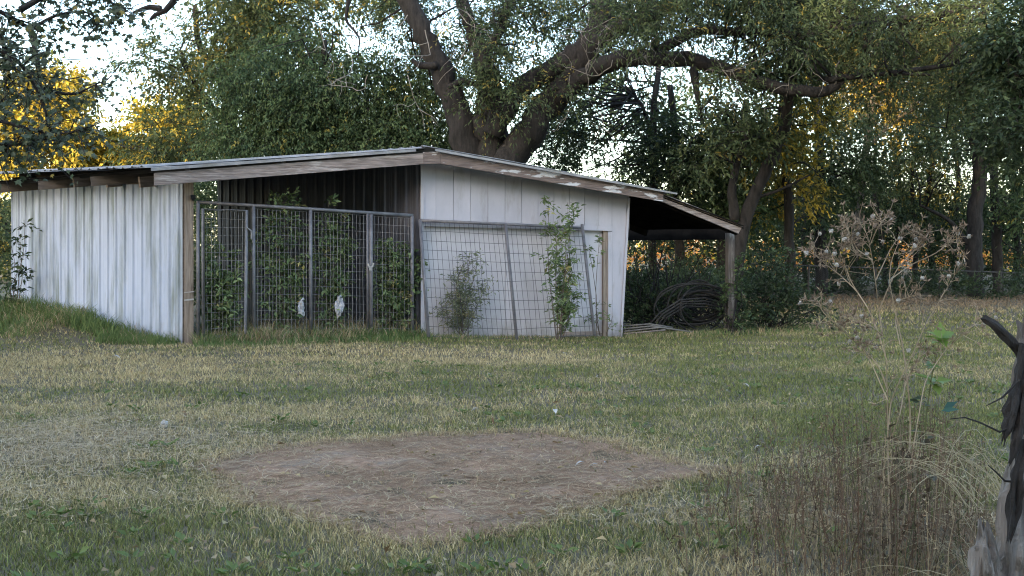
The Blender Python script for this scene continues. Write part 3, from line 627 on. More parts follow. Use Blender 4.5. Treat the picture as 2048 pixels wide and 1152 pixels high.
# dense green tree left of the big trunk
cl = region(470, 870, 130, 300, 25.2, 27.0, 34, (45, 75), 170, .8)+region(560, 760, 60, 160, 25.5, 27, 7, (35, 55), 110, .7)+region(420, 900, 260, 335, 25, 26.5, 14, (40, 60), 140, .7)
tree('dense_tree', 'dense dark green tree with drooping leaves, left of the big forked trunk', P(640, 690, 26)*[1, 1, 0],
     [(PL_([(640, 690), (645, 450), (650, 200), (650, 80)], 26), [.2, .17, .12, .05]), (PL_([(645, 400), (560, 280), (500, 180)], 26), [.12, .08, .04]), (PL_([(645, 400), (740, 280), (800, 180)], 26), [.12, .08, .04])], cl, DG, L=.085, Wd=.040, m=10, slen=.5, droop=.55, hang=.8, dens=1.12)
# looser tree at the left side of it, sunlit in its upper part
cl = region(290, 470, 60, 330, 29, 33, 26, (28, 55), 60, 1.0)+region(420, 640, -40, 110, 28, 33, 22, (30, 60), 65, 1.0)+region(600, 760, -40, 60, 28, 31, 8, (25, 50), 45, .9)
tree('mixed_tree', 'loose olive green tree with gold leaf tips behind the low end of the roof', P(450, 620, 31)*[1, 1, 0],
     [(PL_([(470, 620), (455, 400), (460, 200), (455, 120), (500, 50), (560, -20)], 31), [.32, .28, .2, .16, .13, .08]), (PL_([(455, 250), (400, 190), (360, 100)], 31), [.12, .08, .04]), (PL_([(460, 200), (395, 90), (390, 10)], 31), [.12, .09, .06]), (PL_([(370, 320), (300, 300), (230, 290)], 31), [.08, .05, .03])], cl, pal_of((.05, .075, .035), (.13, .15, .055), (.36, .26, .05), .07), L=.13, Wd=.055, m=9, slen=.7, droop=.35, hang=.5)
# gold lit trees far off at the left edge
def far_tree(name, label, px, top, bot, Y, w, n, pal, L=.30, group=None):
    cl = []
    for _ in range(n):
        u = random.random(); yy = top+(bot-top)*u; ww = w*(.45+.55*math.sin(math.pi*min(1, .25+u*.75)))
        cl.append((px+random.uniform(-ww, ww), yy, Y+random.uniform(-2, 2), w*.33, w*.27, w*.3*Y/F, 55))
    tree(name, label, P(px, HR+HC*F/Y, Y)*[1, 1, 0]+[0, 0, float(gz(0, Y))], [(PL_([(px, 520), (px+4, (top+bot)/2), (px, top+20)], Y), [.3, .22, .08])], cl, pal, L=L, Wd=L*.5, m=8, slen=1.1, droop=.3, group=group, sides=6)
far_tree('gold_tree', 'bright gold sunlit tree at the far left edge above the shed eave', 40, 160, 345, 62, 120, 42, YG)
far_tree('gold_tree', 'lower gold and green sunlit tree behind the roof, right of the brightest one', 205, 285, 350, 66, 75, 22, YG)
far_tree('gold_tree', 'small gold sunlit tree glimpsed through the loose olive tree', 345, 215, 340, 64, 70, 20, YG)
far_tree('gold_tree', 'gold bush low behind the side wall at the far left', 5, 400, 520, 45, 45, 12, OG, .2)

# overhanging lobed-leaf branches at the top left
mt = thing('overhanging_tree', P(-420, 640, 11.5)*[1, 1, 0], 'dark lobed-leaf tree reaching in from the upper left corner', 'tree')
tb = MB(); lm = MB()
lob = np.array([(0, 0), (.18, .10), (.46, .06), (.36, .26), (.52, .52), (.24, .48), (.13, .62), (0, 1.0), (-.13, .62), (-.24, .48), (-.52, .52), (-.36, .26), (-.46, .06), (-.18, .10)])
def maple(C, D, Nn, L, col):
    n = len(C); D = unit(D); S = unit(np.cross(D, Nn)); N2 = np.cross(S, D)
    V = C[:, None]+S[:, None]*(lob[:, 0]*1.0)[None, :, None]*L[:, None, None]+D[:, None]*lob[:, 1][None, :, None]*L[:, None, None]-N2[:, None]*(np.abs(lob[:, 0])*.25)[None, :, None]*L[:, None, None]
    k = np.arange(n)[:, None]*14
    lm.add(V.reshape(-1, 3), k+np.array([[0, 1, 2, 3]]), None, np.repeat(col, 14, 0), N=k+np.array([[0, 3, 4, 5, 6, 7]]))
    lm.Q.append(k+np.array([[0, 11, 12, 13]])+lm.n-n*14); lm.N.append(k+np.array([[0, 7, 8, 9, 10, 11]])+lm.n-n*14)
tb.tube([P(-420, 690, 11.5), P(-420, 300, 11.5), P(-400, -100, 11.5), P(-380, -500, 11.5)], [.26, .22, .19, .12], 9)
mains = [[(-400, -60), (-180, -30), (0, 20), (60, 60), (110, 30), (170, 20), (215, 50)], [(-410, 60), (-200, 60), (-40, 80), (40, 120), (80, 190), (100, 250), (60, 300)], [(-410, 120), (-250, 200), (-120, 240), (0, 240), (60, 260), (130, 270), (190, 250)],
         [(-410, 150), (-220, 270), (-60, 290), (30, 290), (90, 275)], [(60, 60), (75, 120), (80, 180), (150, 190), (200, 165)], [(40, 20), (110, -20), (200, -30), (240, 30)], [(-20, 30), (20, 120), (5, 200)]]
for ml in mains:
    Yk = 11.5+rng.normal()*.5; pts = np.array([P(x_, y_, Yk+rng.normal()*.15) for x_, y_ in ml]); s_ = np.linspace(0, len(pts)-1, 22)
    q = np.stack([np.interp(s_, np.arange(len(pts)), pts[:, i]) for i in range(3)], -1); q[1:-1] = (q[:-2]+q[1:-1]*2+q[2:])/4
    tb.tube(q, np.linspace(.035, .008, 22), 5)
    for _ in range(40):
        i = rng.integers(5, 22); a = q[i]; d = unit(rng.standard_normal(3)+[.4, 0, -.15]); ln = .18+.35*rng.random(); e = a+d*ln+[0, 0, -.08]
        tb.tube([a, (a+e)/2+[0, 0, .03], e], [.007, .005, .003], 3, cap=False)
        n = 11; t_ = rng.random(n); C = a+(e-a)*t_[:, None]+.05*rng.standard_normal((n, 3)); D = d+.8*rng.standard_normal((n, 3))+[0, 0, -.7]
        maple(C, D, rand_dirs(n)*.6+[0, -.3, .7], .042+.042*rng.random(n), greens(n, (.045, .062, .045), (.10, .12, .075), (.25, .2, .06), .05))
tb.build('trunk', M['bark'], mt, smooth=True); lm.build('crown', M['leaf'], mt, kind='stuff')
# bare twigs against the sky
mb_keep = mb; mb = MB()
for pts in ([(350, 0), (330, 22), (310, 30), (300, 40)], [(322, 18), (300, 14), (285, 18), (266, 26)]):
    mb.tube([P(x_, y_, 14) for x_, y_ in pts], np.linspace(.045, .018, 4), 6)
for pts in ([(227, 0), (240, 30), (263, 48)], [(235, -5), (255, 15), (268, 22)], [(205, 30), (212, 60), (219, 92)], [(190, 150), (215, 135), (236, 92)], [(130, 160), (200, 146), (290, 142)], [(120, 120), (170, 118), (200, 110)], [(210, 165), (240, 130), (252, 125)]):
    mb.tube([P(x_, y_, 12) for x_, y_ in pts], [.006, .005, .003], 3)
mb.build('bare_twigs', M['bark'], mt, kind='stuff')
mb = MB().tube([P(350, 0, 14), P(372, -40, 14), P(400, -120, 14), P(470, -420, 14)], [.045, .06, .08, .1], 6)
mb.build('bare_branch', M['bark'], mt)

# ------------------------------------------------------------------ right-hand wood
def wood_tree(label, pts, wpx, Y, cl, pal, name='slender_tree', bark='bark', extra=(), **kw):
    n = len(pts); r = np.linspace(1, .55, n)*px2m(wpx/2, Y); p3 = PL_(pts, Y); p3[0][2] = gz(p3[0][0], Y)-.1
    return tree(name, label, p3[0], [(p3, r)]+[(PL_(e_, Y), np.linspace(px2m(w_/2, Y), px2m(w_/5, Y), len(e_))) for e_, w_ in extra], cl, pal, bark=bark, group='trees of the wood right of the shed', dens=1.75, L=kw.pop('L', .135), Wd=kw.pop('Wd', .055), **kw)
wood_tree('leaning dark trunk rising rightward behind the lean-to roof tip', [(1462, 640), (1480, 470), (1510, 385), (1545, 310), (1572, 250), (1580, 190), (1600, 60), (1620, -80)], 30, 23.5,
          region(1380, 1560, 230, 330, 22.5, 26, 10, (22, 42), 26)+region(1560, 1700, 0, 140, 23, 26, 8, k=50), MG, extra=[([(1470, 440), (1462, 380), (1480, 310), (1500, 250)], 22), ([(1500, 400), (1560, 380), (1620, 350)], 8)])
wood_tree('straight dark trunk standing just right of the leaning trunk', [(1582, 640), (1580, 520), (1578, 400), (1570, 320), (1560, 270), (1566, 190), (1590, 60)], 22, 26,
          region(1500, 1640, 200, 420, 25, 28, 14, (22, 45), 24)+[(1545, 280, 25, 32, 24, .4, 40)], SUN_GOLD)
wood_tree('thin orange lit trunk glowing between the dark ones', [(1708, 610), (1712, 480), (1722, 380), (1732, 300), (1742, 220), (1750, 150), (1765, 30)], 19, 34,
          region(1640, 1850, 60, 260, 33, 37, 20, (28, 55), 45)+region(1840, 1980, 90, 240, 33, 36, 10, (26, 48), 45), SUN_GOLD, bark='bark_pale', extra=[([(1732, 300), (1780, 250), (1830, 215)], 8)])
wood_tree('grey brown trunk half hidden by leaves between the straight and the orange lit trunks', [(1640, 610), (1642, 480), (1638, 380), (1640, 280), (1632, 180), (1620, 60)], 26, 31,
          region(1590, 1740, 230, 470, 29, 33, 20, (28, 52), 32), MG)
wood_tree('thick dark trunk near the right edge of the wood', [(1950, 615), (1947, 520), (1950, 430), (1962, 340), (1945, 250), (1925, 150), (1900, 20)], 36, 30,
          region(1850, 2060, 150, 330, 28, 32, 16, (28, 55), 30)+region(1860, 2060, -20, 150, 28, 32, 10, k=45), MG, extra=[([(1960, 350), (1990, 280), (2030, 220)], 20), ([(1945, 500), (1900, 440), (1840, 410)], 12)])
wood_tree('thin upright trunk right of the thick dark trunk', [(1997, 612), (1995, 500), (1990, 400), (1985, 300), (1980, 160)], 22, 32, region(1930, 2080, 330, 470, 30, 34, 8, (25, 45), 28), DG)
wood_tree('slim crooked trunk left of the thick dark trunk', [(1868, 608), (1862, 500), (1850, 400), (1868, 320), (1860, 230), (1880, 120)], 13, 36, region(1780, 1930, 180, 420, 34, 38, 14, (26, 50), 26), OG)
wood_tree('slim upright trunk behind the right slope of the roof', [(1306, 640), (1305, 420), (1308, 300), (1306, 220), (1318, 140), (1310, 40)], 18, 29,
          region(1080, 1320, 230, 350, 27, 31, 20, (26, 48), 26)+region(1080, 1330, 90, 240, 29, 33, 20, (24, 45), 24), BD, L=.11, Wd=.045, extra=[([(1306, 280), (1285, 210), (1250, 170)], 10)])
wood_tree('second slim trunk behind the right slope, with leafy side shoots', [(1362, 640), (1356, 440), (1345, 340), (1350, 260), (1340, 170)], 22, 28,
          region(1290, 1470, 250, 420, 26, 30, 20, (26, 46), 26), BD)
wood_tree('dark leaning trunk seen behind the lean-to roof', [(1440, 640), (1450, 440), (1455, 380), (1475, 320), (1488, 270), (1492, 200)], 26, 27, region(1390, 1520, 320, 440, 26, 29, 9, (22, 40), 24), DG)
wood_tree('fine pale stem far back in the wood', [(1790, 606), (1794, 480), (1800, 380), (1795, 260)], 10, 38, region(1720, 1850, 330, 470, 36, 40, 12, (26, 46), 26), MG)
for lb, pts, w_, Y_ in (('bare slim trunk between the leaning and the grey brown trunks', [(1612, 606), (1606, 480), (1612, 350), (1602, 240)], 11, 35), ('bare slim trunk leaning left, right of the orange lit one', [(1772, 604), (1764, 480), (1748, 380), (1752, 260)], 12, 36),
        ('bare slim trunk left of the crooked one', [(1828, 604), (1832, 470), (1822, 360), (1836, 240)], 11, 37), ('bare slim trunk close before the thick dark trunk', [(1912, 606), (1908, 480), (1918, 360), (1905, 250)], 13, 35), ('bare slim trunk at the right end of the far fence', [(2032, 606), (2036, 480), (2026, 360), (2034, 250)], 14, 34)):
    wood_tree(lb, pts, w_, Y_, region(min(p_[0] for p_ in pts)-30, max(p_[0] for p_ in pts)+30, 240, 420, Y_, Y_+2, 3, (18, 30), 14), BD)
# dark tree leaning in at the right edge, nearer
tree('edge_tree', 'dark green tree reaching in from the right edge', P(2240, 640, 19)*[1, 1, 0], [(PL_([(2240, 680), (2230, 400), (2200, 100), (2190, -100)], 19), [.25, .22, .18, .1]), (PL_([(2230, 330), (2120, 220), (2030, 150)], 19), [.1, .06, .03])],
     region(1990, 2100, 30, 330, 18, 20.5, 18, (32, 58), 60), BD, L=.13, Wd=.06, m=9)
# undergrowth under the wood and far sunlit scrub beyond the fence
def scrub(name, label, items, pal, L, m=8, slen=.5, kind='stuff', cat='undergrowth', droop=.2):
    lm = MB()
    for (px, py, Y, rx, ry, rd, n) in items:
        C, d = clump_pts(P(px, py, Y), (rx*Y/F, rd, ry*Y/F), n, .3); C[:, 2] = np.maximum(C[:, 2], gz(C[:, 0], C[:, 1])+.05)
        sprays(lm, None, C, d*.5+[0, 0, .6]+.4*rng.standard_normal((n, 3)), slen, m, L, L*.45, droop, pal)
    o = lm.build(name, M['leaf'], kind=kind); tag(o, label, cat, kind=kind); return o
it = []
for px in range(1480, 2120, 26):
    if random.random() < .8: it.append((px+random.uniform(-14, 14), random.uniform(530, 592), random.uniform(31.5, 36), random.uniform(20, 40), random.uniform(12, 42), .8, 80))
for px in range(1500, 2120, 40):
    for _ in range(2): it.append((px+random.uniform(-20, 20), random.uniform(420, 545), random.uniform(32, 37), 30, random.uniform(16, 28), .7, 44))
for px in range(1240, 1480, 26): it.append((px+random.uniform(-14, 14), random.uniform(565, 615), random.uniform(22, 26), 28, random.uniform(20, 45), .5, 80))
for px in range(1240, 1480, 40): it.append((px+random.uniform(-20, 20), random.uniform(500, 570), random.uniform(26, 29), 26, 22, .6, 40))
for px in range(1490, 2120, 22):
    if random.random() < .6: it.append((px+random.uniform(-14, 14), random.uniform(565, 592), random.uniform(28.2, 30), 22, random.uniform(6, 30), .3, 24))
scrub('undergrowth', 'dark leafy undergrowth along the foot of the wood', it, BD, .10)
it = []
for px in range(1200, 2140, 22): it.append((px+random.uniform(-14, 14), random.uniform(500, 545), random.uniform(52, 62), 22, random.uniform(12, 26), .9, 24))
scrub('far_scrub', 'orange and gold sunlit scrub glimpsed beyond the wire fence', it, pal_of((.50, .20, .06), (.68, .36, .10), (.40, .34, .05), .3), .26, slen=.8)
it = []
for px in range(1060, 2160, 24):
    for _ in range(4): it.append((px+random.uniform(-14, 14), random.uniform(410, 500), random.uniform(38, 46), 28, random.uniform(14, 26), 1.0, 19))
    for _ in range(2): it.append((px+random.uniform(-14, 14), random.uniform(150, 420), random.uniform(38, 46), 30, random.uniform(16, 30), 1.0, 22))
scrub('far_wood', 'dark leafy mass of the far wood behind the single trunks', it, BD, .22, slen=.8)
it = [(px, random.uniform(395, 480), random.uniform(60, 70), 24, random.uniform(14, 28), 1.2, 14) for px in range(1180, 2140, 26)]
scrub('far_thicket', 'far pale yellow green trees seen through the wood', it, OG, .26, slen=.9)
it = [(px, random.uniform(440, 560), random.uniform(23, 27), 26, 42, .5, 60) for px in (-60, -30, 0, 12)]+[(px, py, random.uniform(22, 25), 26, 26, .5, 60) for px in (392, 408, 425) for py in (390, 430, 480, 530, 580)]
scrub('side_thicket', 'dark leaves behind the far end of the side wall', it, MG, .10)

# ------------------------------------------------------------------ wire fence behind the wood
fe = thing('chain_link_fence', P(1760, 590, 30.5)*[1, 1, 0], 'low chain-link fence along the far edge of the lawn', 'fence')
fx0, fx1 = P(1478, 560, 27.5), P(2120, 560, 30.5); zt = lambda p: P(0, np.interp(p, [0, 1], [527, 549]), np.interp(p, [0, 1], [27.5, 30.5]))[2]
fp = lambda t, z: np.array([*along(fx0, fx1, t)[:2], z])
MB().tube([fp(0, zt(0)), fp(.5, zt(.5)), fp(1, zt(1))], .018, 6).build('top_rail', M['old_pipe'], fe)
for t in np.linspace(0, 1, 6): MB().tube([fp(t, -.1), fp(t, zt(t)+.03)], .026, 6).build('fence_post', M['old_pipe'], fe)
mb = MB(); nn = 130
for i in range(-16, nn):
    for sgn in (1, -1):
        t0, t1 = (i/nn, (i+16)/nn) if sgn > 0 else ((i+16)/nn, i/nn)
        if min(t0, t1) < 0 or max(t0, t1) > 1: continue
        mb.tube([fp(t0, .02), fp(t1, zt(t1)-.01)], .0012, 3, cap=False)
mb.build('wire_mesh', M['old_pipe'], fe, kind='stuff')

# ------------------------------------------------------------------ plants in the pen and on the door
def sapling(name, label, base, tops, L, Wd, pal, nleaf=90, cat='sapling', group=None, stem_r=.008, spread=.10, low=.15, side_len=.28):
    t = thing(name, base, label, cat, group); sm = MB(); lm = MB()
    for tp in tops:
        b = np.asarray(base)+[rng.normal()*.04, rng.normal()*.03, -.02]; tp = np.asarray(tp)
        mid = (b+tp)/2+[rng.normal()*.06, rng.normal()*.04, 0]; pts = np.array([b, along(b, mid, .5)+rng.normal(size=3)*.02, mid, along(mid, tp, .5)+rng.normal(size=3)*.03, tp])
        sm.tube(pts, np.linspace(stem_r, stem_r*.3, 5), 5, cap=False)
        n = max(4, nleaf//9); s_ = low*4+rng.random(n)**.8*(4-low*4); C = np.stack([np.interp(s_, np.arange(5), pts[:, i]) for i in range(3)], -1)
        D = rng.standard_normal((n, 3))*[1, .8, .4]+[0, 0, .5]; taper = (1.02-.35*s_/4)
        k = np.argsort(s_)
        for half in (k[:n//2], k[n//2:]):
            sprays(lm, sm, C[half], D[half], side_len*float(taper[half].mean())*rng.uniform(.7, 1.15), 9, L, Wd, .25, pal, r=.0025, hang=.2)
    sm.build('stem', M['bark_pale'], t); lm.build('foliage', M['leaf'], t, kind='stuff'); return t
LG = pal_of((.09, .14, .065), (.20, .255, .12), (.30, .28, .12), .04)
PG = pal_of((.12, .15, .09), (.24, .26, .17), (.28, .25, .13), .1)
gb = lambda px, py, off: np.array([*fac(px, py, off)[:2], float(gz(*fac(px, py, off)[:2]))])
sapling('sapling', 'leafy sapling pressed against the pen gate beside the corner post', gb(440, 660, -.02), [fac(x_, y_, -.02) for x_, y_ in ((420, 500), (450, 480), (470, 520), (405, 560), (440, 540), (425, 580), (460, 560))], .085, .04, LG, 290, group='saplings growing in the pen')
sapling('sapling', 'tall sapling behind the pen wire, topped above the rail, left of the middle post', gb(560, 660, -.06), [fac(x_, y_, -.06) for x_, y_ in ((548, 388), (565, 395), (585, 400), (530, 450), (600, 470), (570, 430), (540, 520), (590, 540))], .085, .035, LG, 290, group='saplings growing in the pen')
sapling('sapling', 'tall sapling behind the pen wire, right of the middle fence post', gb(665, 660, -.06), [fac(x_, y_, -.06) for x_, y_ in ((657, 398), (690, 415), (640, 440), (675, 430), (700, 470), (650, 500), (685, 520))], .085, .035, LG, 270, group='saplings growing in the pen')
sapling('sapling', 'broad sapling filling the narrow end of the pen before the metal partition', gb(785, 670, -.02), [fac(x_, y_, -.02) for x_, y_ in ((765, 480), (790, 490), (815, 500), (755, 540), (800, 540), (780, 520), (835, 520), (770, 580), (810, 580))], .085, .04, LG, 290, group='saplings growing in the pen')
sapling('sapling', 'feathery grey green sapling behind the leaning panel, before the white door', gb(925, 676, .22), [fac(x_, y_, .22) for x_, y_ in ((940, 500), (925, 530), (955, 515), (905, 560), (895, 590), (965, 560), (885, 620), (930, 580))], .06, .018, PG, 280)
sapling('sapling', 'slender leafy sapling climbing above the top bar of the leaning panel', gb(1118, 672, .62), [fac(x_, y_, .45) for x_, y_ in ((1098, 400), (1135, 405), (1150, 415), (1115, 440), (1145, 540), (1130, 480), (1110, 510), (1150, 585))], .085, .032, LG, 190, side_len=.22)
sapling('sprig', 'small leafy sprig poking past the right side of the leaning panel', gb(1190, 672, .3), [fac(1200, 466, .3), fac(1178, 500, .3)], .08, .03, LG, 22, cat='sprig', low=.75, side_len=.12)
sapling('sprig', 'low sprig at the foot of the white corner beside the jamb', gb(1205, 675, .12), [fac(1200, 600, .12), fac(1225, 632, .12), fac(1196, 620, .12)], .06, .025, LG, 30, cat='sprig')
sapling('sapling', 'sapling with drooping leaves at the far end of the side wall', np.array([*side(30, 640, .35)[:2], .2]), [side(x_, y_, .3) for x_, y_ in ((48, 440), (40, 470), (52, 500), (36, 520), (20, 480))], .11, .04, BD, 45)

# tall grass along walls
def tall(mb, p0, p1, wid, n, h0, h1, green, lean=.7, w=.009):
    t = rng.random(n); c = np.outer(1-t, p0[:2])+np.outer(t, p1[:2]); d = unit(np.asarray(p1[:2])-np.asarray(p0[:2])); nn = np.array([d[1], -d[0]])
    c = c+np.outer((rng.random(n)-.5)*2*wid, nn); x, y = c[:, 0], c[:, 1]
    h = .88*(h0*(1-t)+h1*t)*(.35+.85*rng.random(n))*(.55+.9*fbm(x, y, 1.8, 71))
    k = (rng.random(n)+.7*(fbm(x, y, 1.5, 77)-.5) < green)[:, None]
    col = np.where(k, lerp((.075, .125, .045), (.17, .22, .08), rng.random(n)), lerp((.30, .22, .13), (.46, .38, .25), rng.random(n)))*(.8+.4*rng.random((n, 1)))
    blades(mb, x, y, h, w*(.6+.8*rng.random(n)), col, lean)
mb = MB()
tall(mb, SW0+WN*.22, SW0+WV*4.9+WN*.30, .28, 4200, .22, .42, .9)
tall(mb, SW0+WN*.75+WV*2.2, SW0+WV*5.5+WN*.8, .55, 3600, .18, .42, .72, 1.0)
tall(mb, SW0+WN*.1+NV*.12, SW0+WN*.6+WV*1.0, .3, 900, .14, .25, .95)
tall(mb, fac(388, 690, .2), fac(740, 690, .2), .22, 3600, .26, .26, .55)
tall(mb, fac(388, 690, .55), fac(860, 690, .5), .22, 2600, .13, .13, .85)
tall(mb, fac(400, 690, -.3), fac(830, 690, -.3), .45, 2400, .42, .40, .25)
tall(mb, fac(740, 690, .2), fac(860, 690, .25), .18, 900, .22, .15, .8)
tall(mb, fac(860, 690, .45), fac(1225, 690, .45), .25, 2300, .10, .09, .55)
tall(mb, fac(1245, 690, .1), fac(1480, 690, .1), .3, 1800, .13, .14, .75)
tall(mb, fac(1480, 690, .0), fac(1640, 690, .0), .4, 1300, .16, .14, .6)
o = mb.build('tall_grass', M['grass']); tag(o, 'tall uncut green grass and weeds along the foot of the shed', 'grass', kind='stuff')

# ------------------------------------------------------------------ lean-to contents
hc = thing('hose_coil', gb(1400, 662, -.35), 'big tangled coil of black hose standing under the lean-to', 'hose')
for k in range(14):
    c = fac(1398+rng.normal()*8, 612+rng.normal()*5, -.35-.035*k); rx = (72-2.6*k+rng.normal()*7)*c[1]/F; rz = (48-2.0*k+rng.normal()*5)*c[1]/F; a = np.linspace(0, 2*math.pi, 41)+rng.random(); ti = rng.normal()*.25
    pts = c+np.outer(np.cos(a)*rx, EV)+np.outer(np.sin(a)*rz, [0, 0, 1])+np.outer(np.sin(a+1+k)*.10+np.cos(a)*ti*.2, NV)
    pts[:, 2] = np.maximum(pts[:, 2], -.04); MB().tube(pts, .015, 6, cap=False).build('hose_loop', M['rubber'], hc, smooth=True)
for k in range(4):
    pts = [fac(1298+6*k, 650+4*k, -.2-.03*k), fac(1320+5*k, 625+3*k, -.25), fac(1360+4*k, 600+4*k, -.3), fac(1410, 596+6*k, -.3), fac(1445, 606+5*k, -.3)]
    MB().tube(pts, .014, 6).build('hose_end', M['rubber'], hc, smooth=True)
lbs = ['top pale pole of the loose bundle on the ground under the lean-to', 'second pale pole of the loose bundle, bent at its end', 'longest pale pole of the bundle reaching towards the lean-to post', 'lowest brownish pole of the bundle beside the white corner']
for k, (pts, lb) in enumerate(zip(([(1246, 652), (1300, 648), (1345, 655)], [(1246, 658), (1305, 652), (1362, 661)], [(1248, 663), (1320, 655), (1385, 664)], [(1247, 668), (1290, 664), (1330, 660)]), lbs)):
    p3 = [fac(x_, y_, -.12+.05*k) for x_, y_ in pts]; mb = MB().tube(p3, .014, 6)
    o = mb.build('pole', M['pale_pipe'] if k < 3 else M['old_wood'], origin=p3[0], smooth=True); tag(o, lb, 'pole', 'poles under the lean-to')
# brush pile
br = thing('brush_pile', gb(1310, 655, -1.2), 'dark pile of dead brush stacked under the lean-to', 'brush pile'); mb = MB()
for k in range(150):
    a = fac(rng.uniform(1255, 1450), rng.uniform(600, 660), rng.uniform(-2.2, -.7)); d = unit([rng.normal()*.9, rng.normal()*.5, abs(rng.normal())*.55]); ln = .4+.8*rng.random()
    mb.tube([a, a+d*ln*.5+rng.normal(size=3)*.06, a+d*ln+rng.normal(size=3)*.08], [.012, .008, .004], 4, cap=False)
mb.build('dead_stems', M['bark'], br, kind='stuff')
for px, py, n_, lb in ((1270, 560, 8, 'leafless dark sapling inside the lean-to nearest the white corner'), (1320, 520, 9, 'forking dark sapling in the middle of the lean-to opening')):
    base = gb(px+10, 650, -1.6); t = thing('bare_sapling', base, lb, 'sapling', 'saplings under the lean-to'); mb = MB()
    for k in range(n_):
        e = base+[rng.normal()*.35, rng.normal()*.2, 1.1+.5*rng.random()]; mb.tube([base, along(base, e, .4)+rng.normal(size=3)*.06, e], [.02, .014, .006], 5)
    mb.build('stem', M['bark'], t)
def bush(name, label, base, items, pal, L, m=9, slen=.3, cat='bush'):
    t = thing(name, base, label, cat); lm = MB(); tm = MB()
    for (c, r, n) in items:
        C, d = clump_pts(c, r, n, .4); C[:, 2] = np.maximum(C[:, 2], gz(C[:, 0], C[:, 1])+.03)
        sprays(lm, tm, C, d*.6+[0, 0, .4]+.4*rng.standard_normal((n, 3)), slen, m, L, L*.45, .3, pal, r=.003)
        for k in range(5):
            e = C[rng.integers(n)]; tm.tube([np.asarray(base)+rng.normal(size=3)*[.1, .1, 0], (np.asarray(base)+e)/2+rng.normal(size=3)*.06, e], [.012, .008, .004], 4, cap=False)
    tm.build('stem', M['bark'], t); lm.build('foliage', M['leaf'], t, kind='stuff'); return t
bush('bush', 'dark scraggly bush just right of the lean-to post', gb(1540, 662, -.3), [(fac(1510, 600, -.4), (.26, .3, .30), 80), (fac(1560, 605, -.4), (.36, .35, .33), 100), (fac(1545, 560, -.5), (.32, .35, .28), 60), (fac(1595, 625, -.2), (.26, .3, .22), 60), (fac(1500, 640, -.3), (.25, .3, .2), 50), (fac(1530, 520, -.5), (.25, .3, .2), 22), (fac(1620, 600, -.4), (.2, .25, .22), 22)], BD, .08, slen=.42)
bush('bush', 'shadowy leafy bush behind the hose coil under the lean-to', gb(1390, 650, -1.9), [(fac(1390, 600, -1.9), (.6, .3, .38), 150), (fac(1300, 600, -2.2), (.5, .3, .4), 110)], BD, .08)

bush('weed_clump', 'tangled weeds and vines growing up the lean-to post', gb(1462, 664, .1), [(fac(1462, 600, .0), (.12, .12, .28), 28), (fac(1478, 645, .1), (.18, .15, .12), 30), (fac(1475, 545, -.02), (.12, .1, .22), 22)], DG, .07, slen=.2, cat='weeds')
bush('bush', 'low dark weeds before the brush pile at the white corner of the lean-to', gb(1290, 660, -.7), [(fac(1285, 625, -.8), (.28, .2, .22), 70), (fac(1340, 610, -.9), (.3, .2, .25), 70), (fac(1265, 585, -1.0), (.2, .2, .3), 50)], BD, .075)
# ------------------------------------------------------------------ litter on the lawn
lm = MB(); n = 1500; y = 4.2+16*rng.random(n)**1.2; x = (rng.random(n)*2-1)*y*.5; ok = ~in_pen(x, y); x, y = x[ok], y[ok]; n = len(x)
lm.leaves(np.stack([x, y, gz(x, y)+.02+.03*rng.random(n)], -1), rng.standard_normal((n, 3))*[1, 1, .25], rand_dirs(n)*.5+[0, 0, 1], .03+.035*rng.random(n), .014+.02*rng.random(n), lerp((.16, .10, .06), (.42, .34, .20), rng.random(n)), .2)
o = lm.build('fallen_leaves', M['leaf'], kind='stuff'); tag(o, 'small fallen brown leaves scattered over the lawn', 'leaves', kind='stuff')
lm = MB()
for k in range(260):
    y = 4.2+8*rng.random()**1.5; x = (rng.random()*2-1)*y*.5
    if in_pen(x, y) or patch_d(x, y) < 1.05 or straw_frac(np.array([x]), np.array([y]))[0] > .62: continue
    n = rng.integers(5, 12); a = rng.random(n)*6.28; r_ = .02+.05*rng.random(n)
    lm.leaves(np.stack([x+np.cos(a)*r_*.6, y+np.sin(a)*r_*.6, np.full(n, float(gz(x, y)))+.02+.025*rng.random(n)], -1), np.stack([np.cos(a), np.sin(a), .35+.3*rng.random(n)], -1), np.array([0, 0, 1.0])+.3*rng.standard_normal((n, 3)), .03+.03*rng.random(n), .018+.016*rng.random(n), lerp((.08, .12, .04), (.15, .19, .06), rng.random(n)), .1)
o = lm.build('lawn_weeds', M['leaf'], kind='stuff'); tag(o, 'broad-leaved weeds and clover growing in the lawn', 'weeds', kind='stuff')
def feather(px, py, s, label, ang):
    p = G(px, py); p[2] = float(gz(p[0], p[1]))+.035; d = np.array([math.cos(ang), math.sin(ang), .25]); sd = unit(np.cross(d, [0, 0, 1.0])); L = s*p[1]/F
    t = np.linspace(0, 1, 8); w = np.sin(np.pi*np.clip(t*.95+.05, 0, 1))*.24*L; cpt = p+np.outer((t-.5)*L, d)+np.outer(np.sin(t*math.pi)*.2*L, [0, 0, 1])
    V = np.vstack([cpt+np.outer(w, sd)+[0, 0, .004], cpt, cpt-np.outer(w, sd)+[0, 0, .004]]); a = np.arange(7)
    Q = np.vstack([np.stack([a, a+1, a+9, a+8], -1), np.stack([a+8, a+9, a+17, a+16], -1)])
    ft = thing('feather', p, label, 'feather', 'pale feathers and leaf bits on the lawn')
    MB().add(V, Q).build('vane', M['white'], ft)
    MB().tube([p-d*L*.62, p, p+d*L*.4], [.0012, .0012, .0006], 3).build('quill', M['white'], ft)
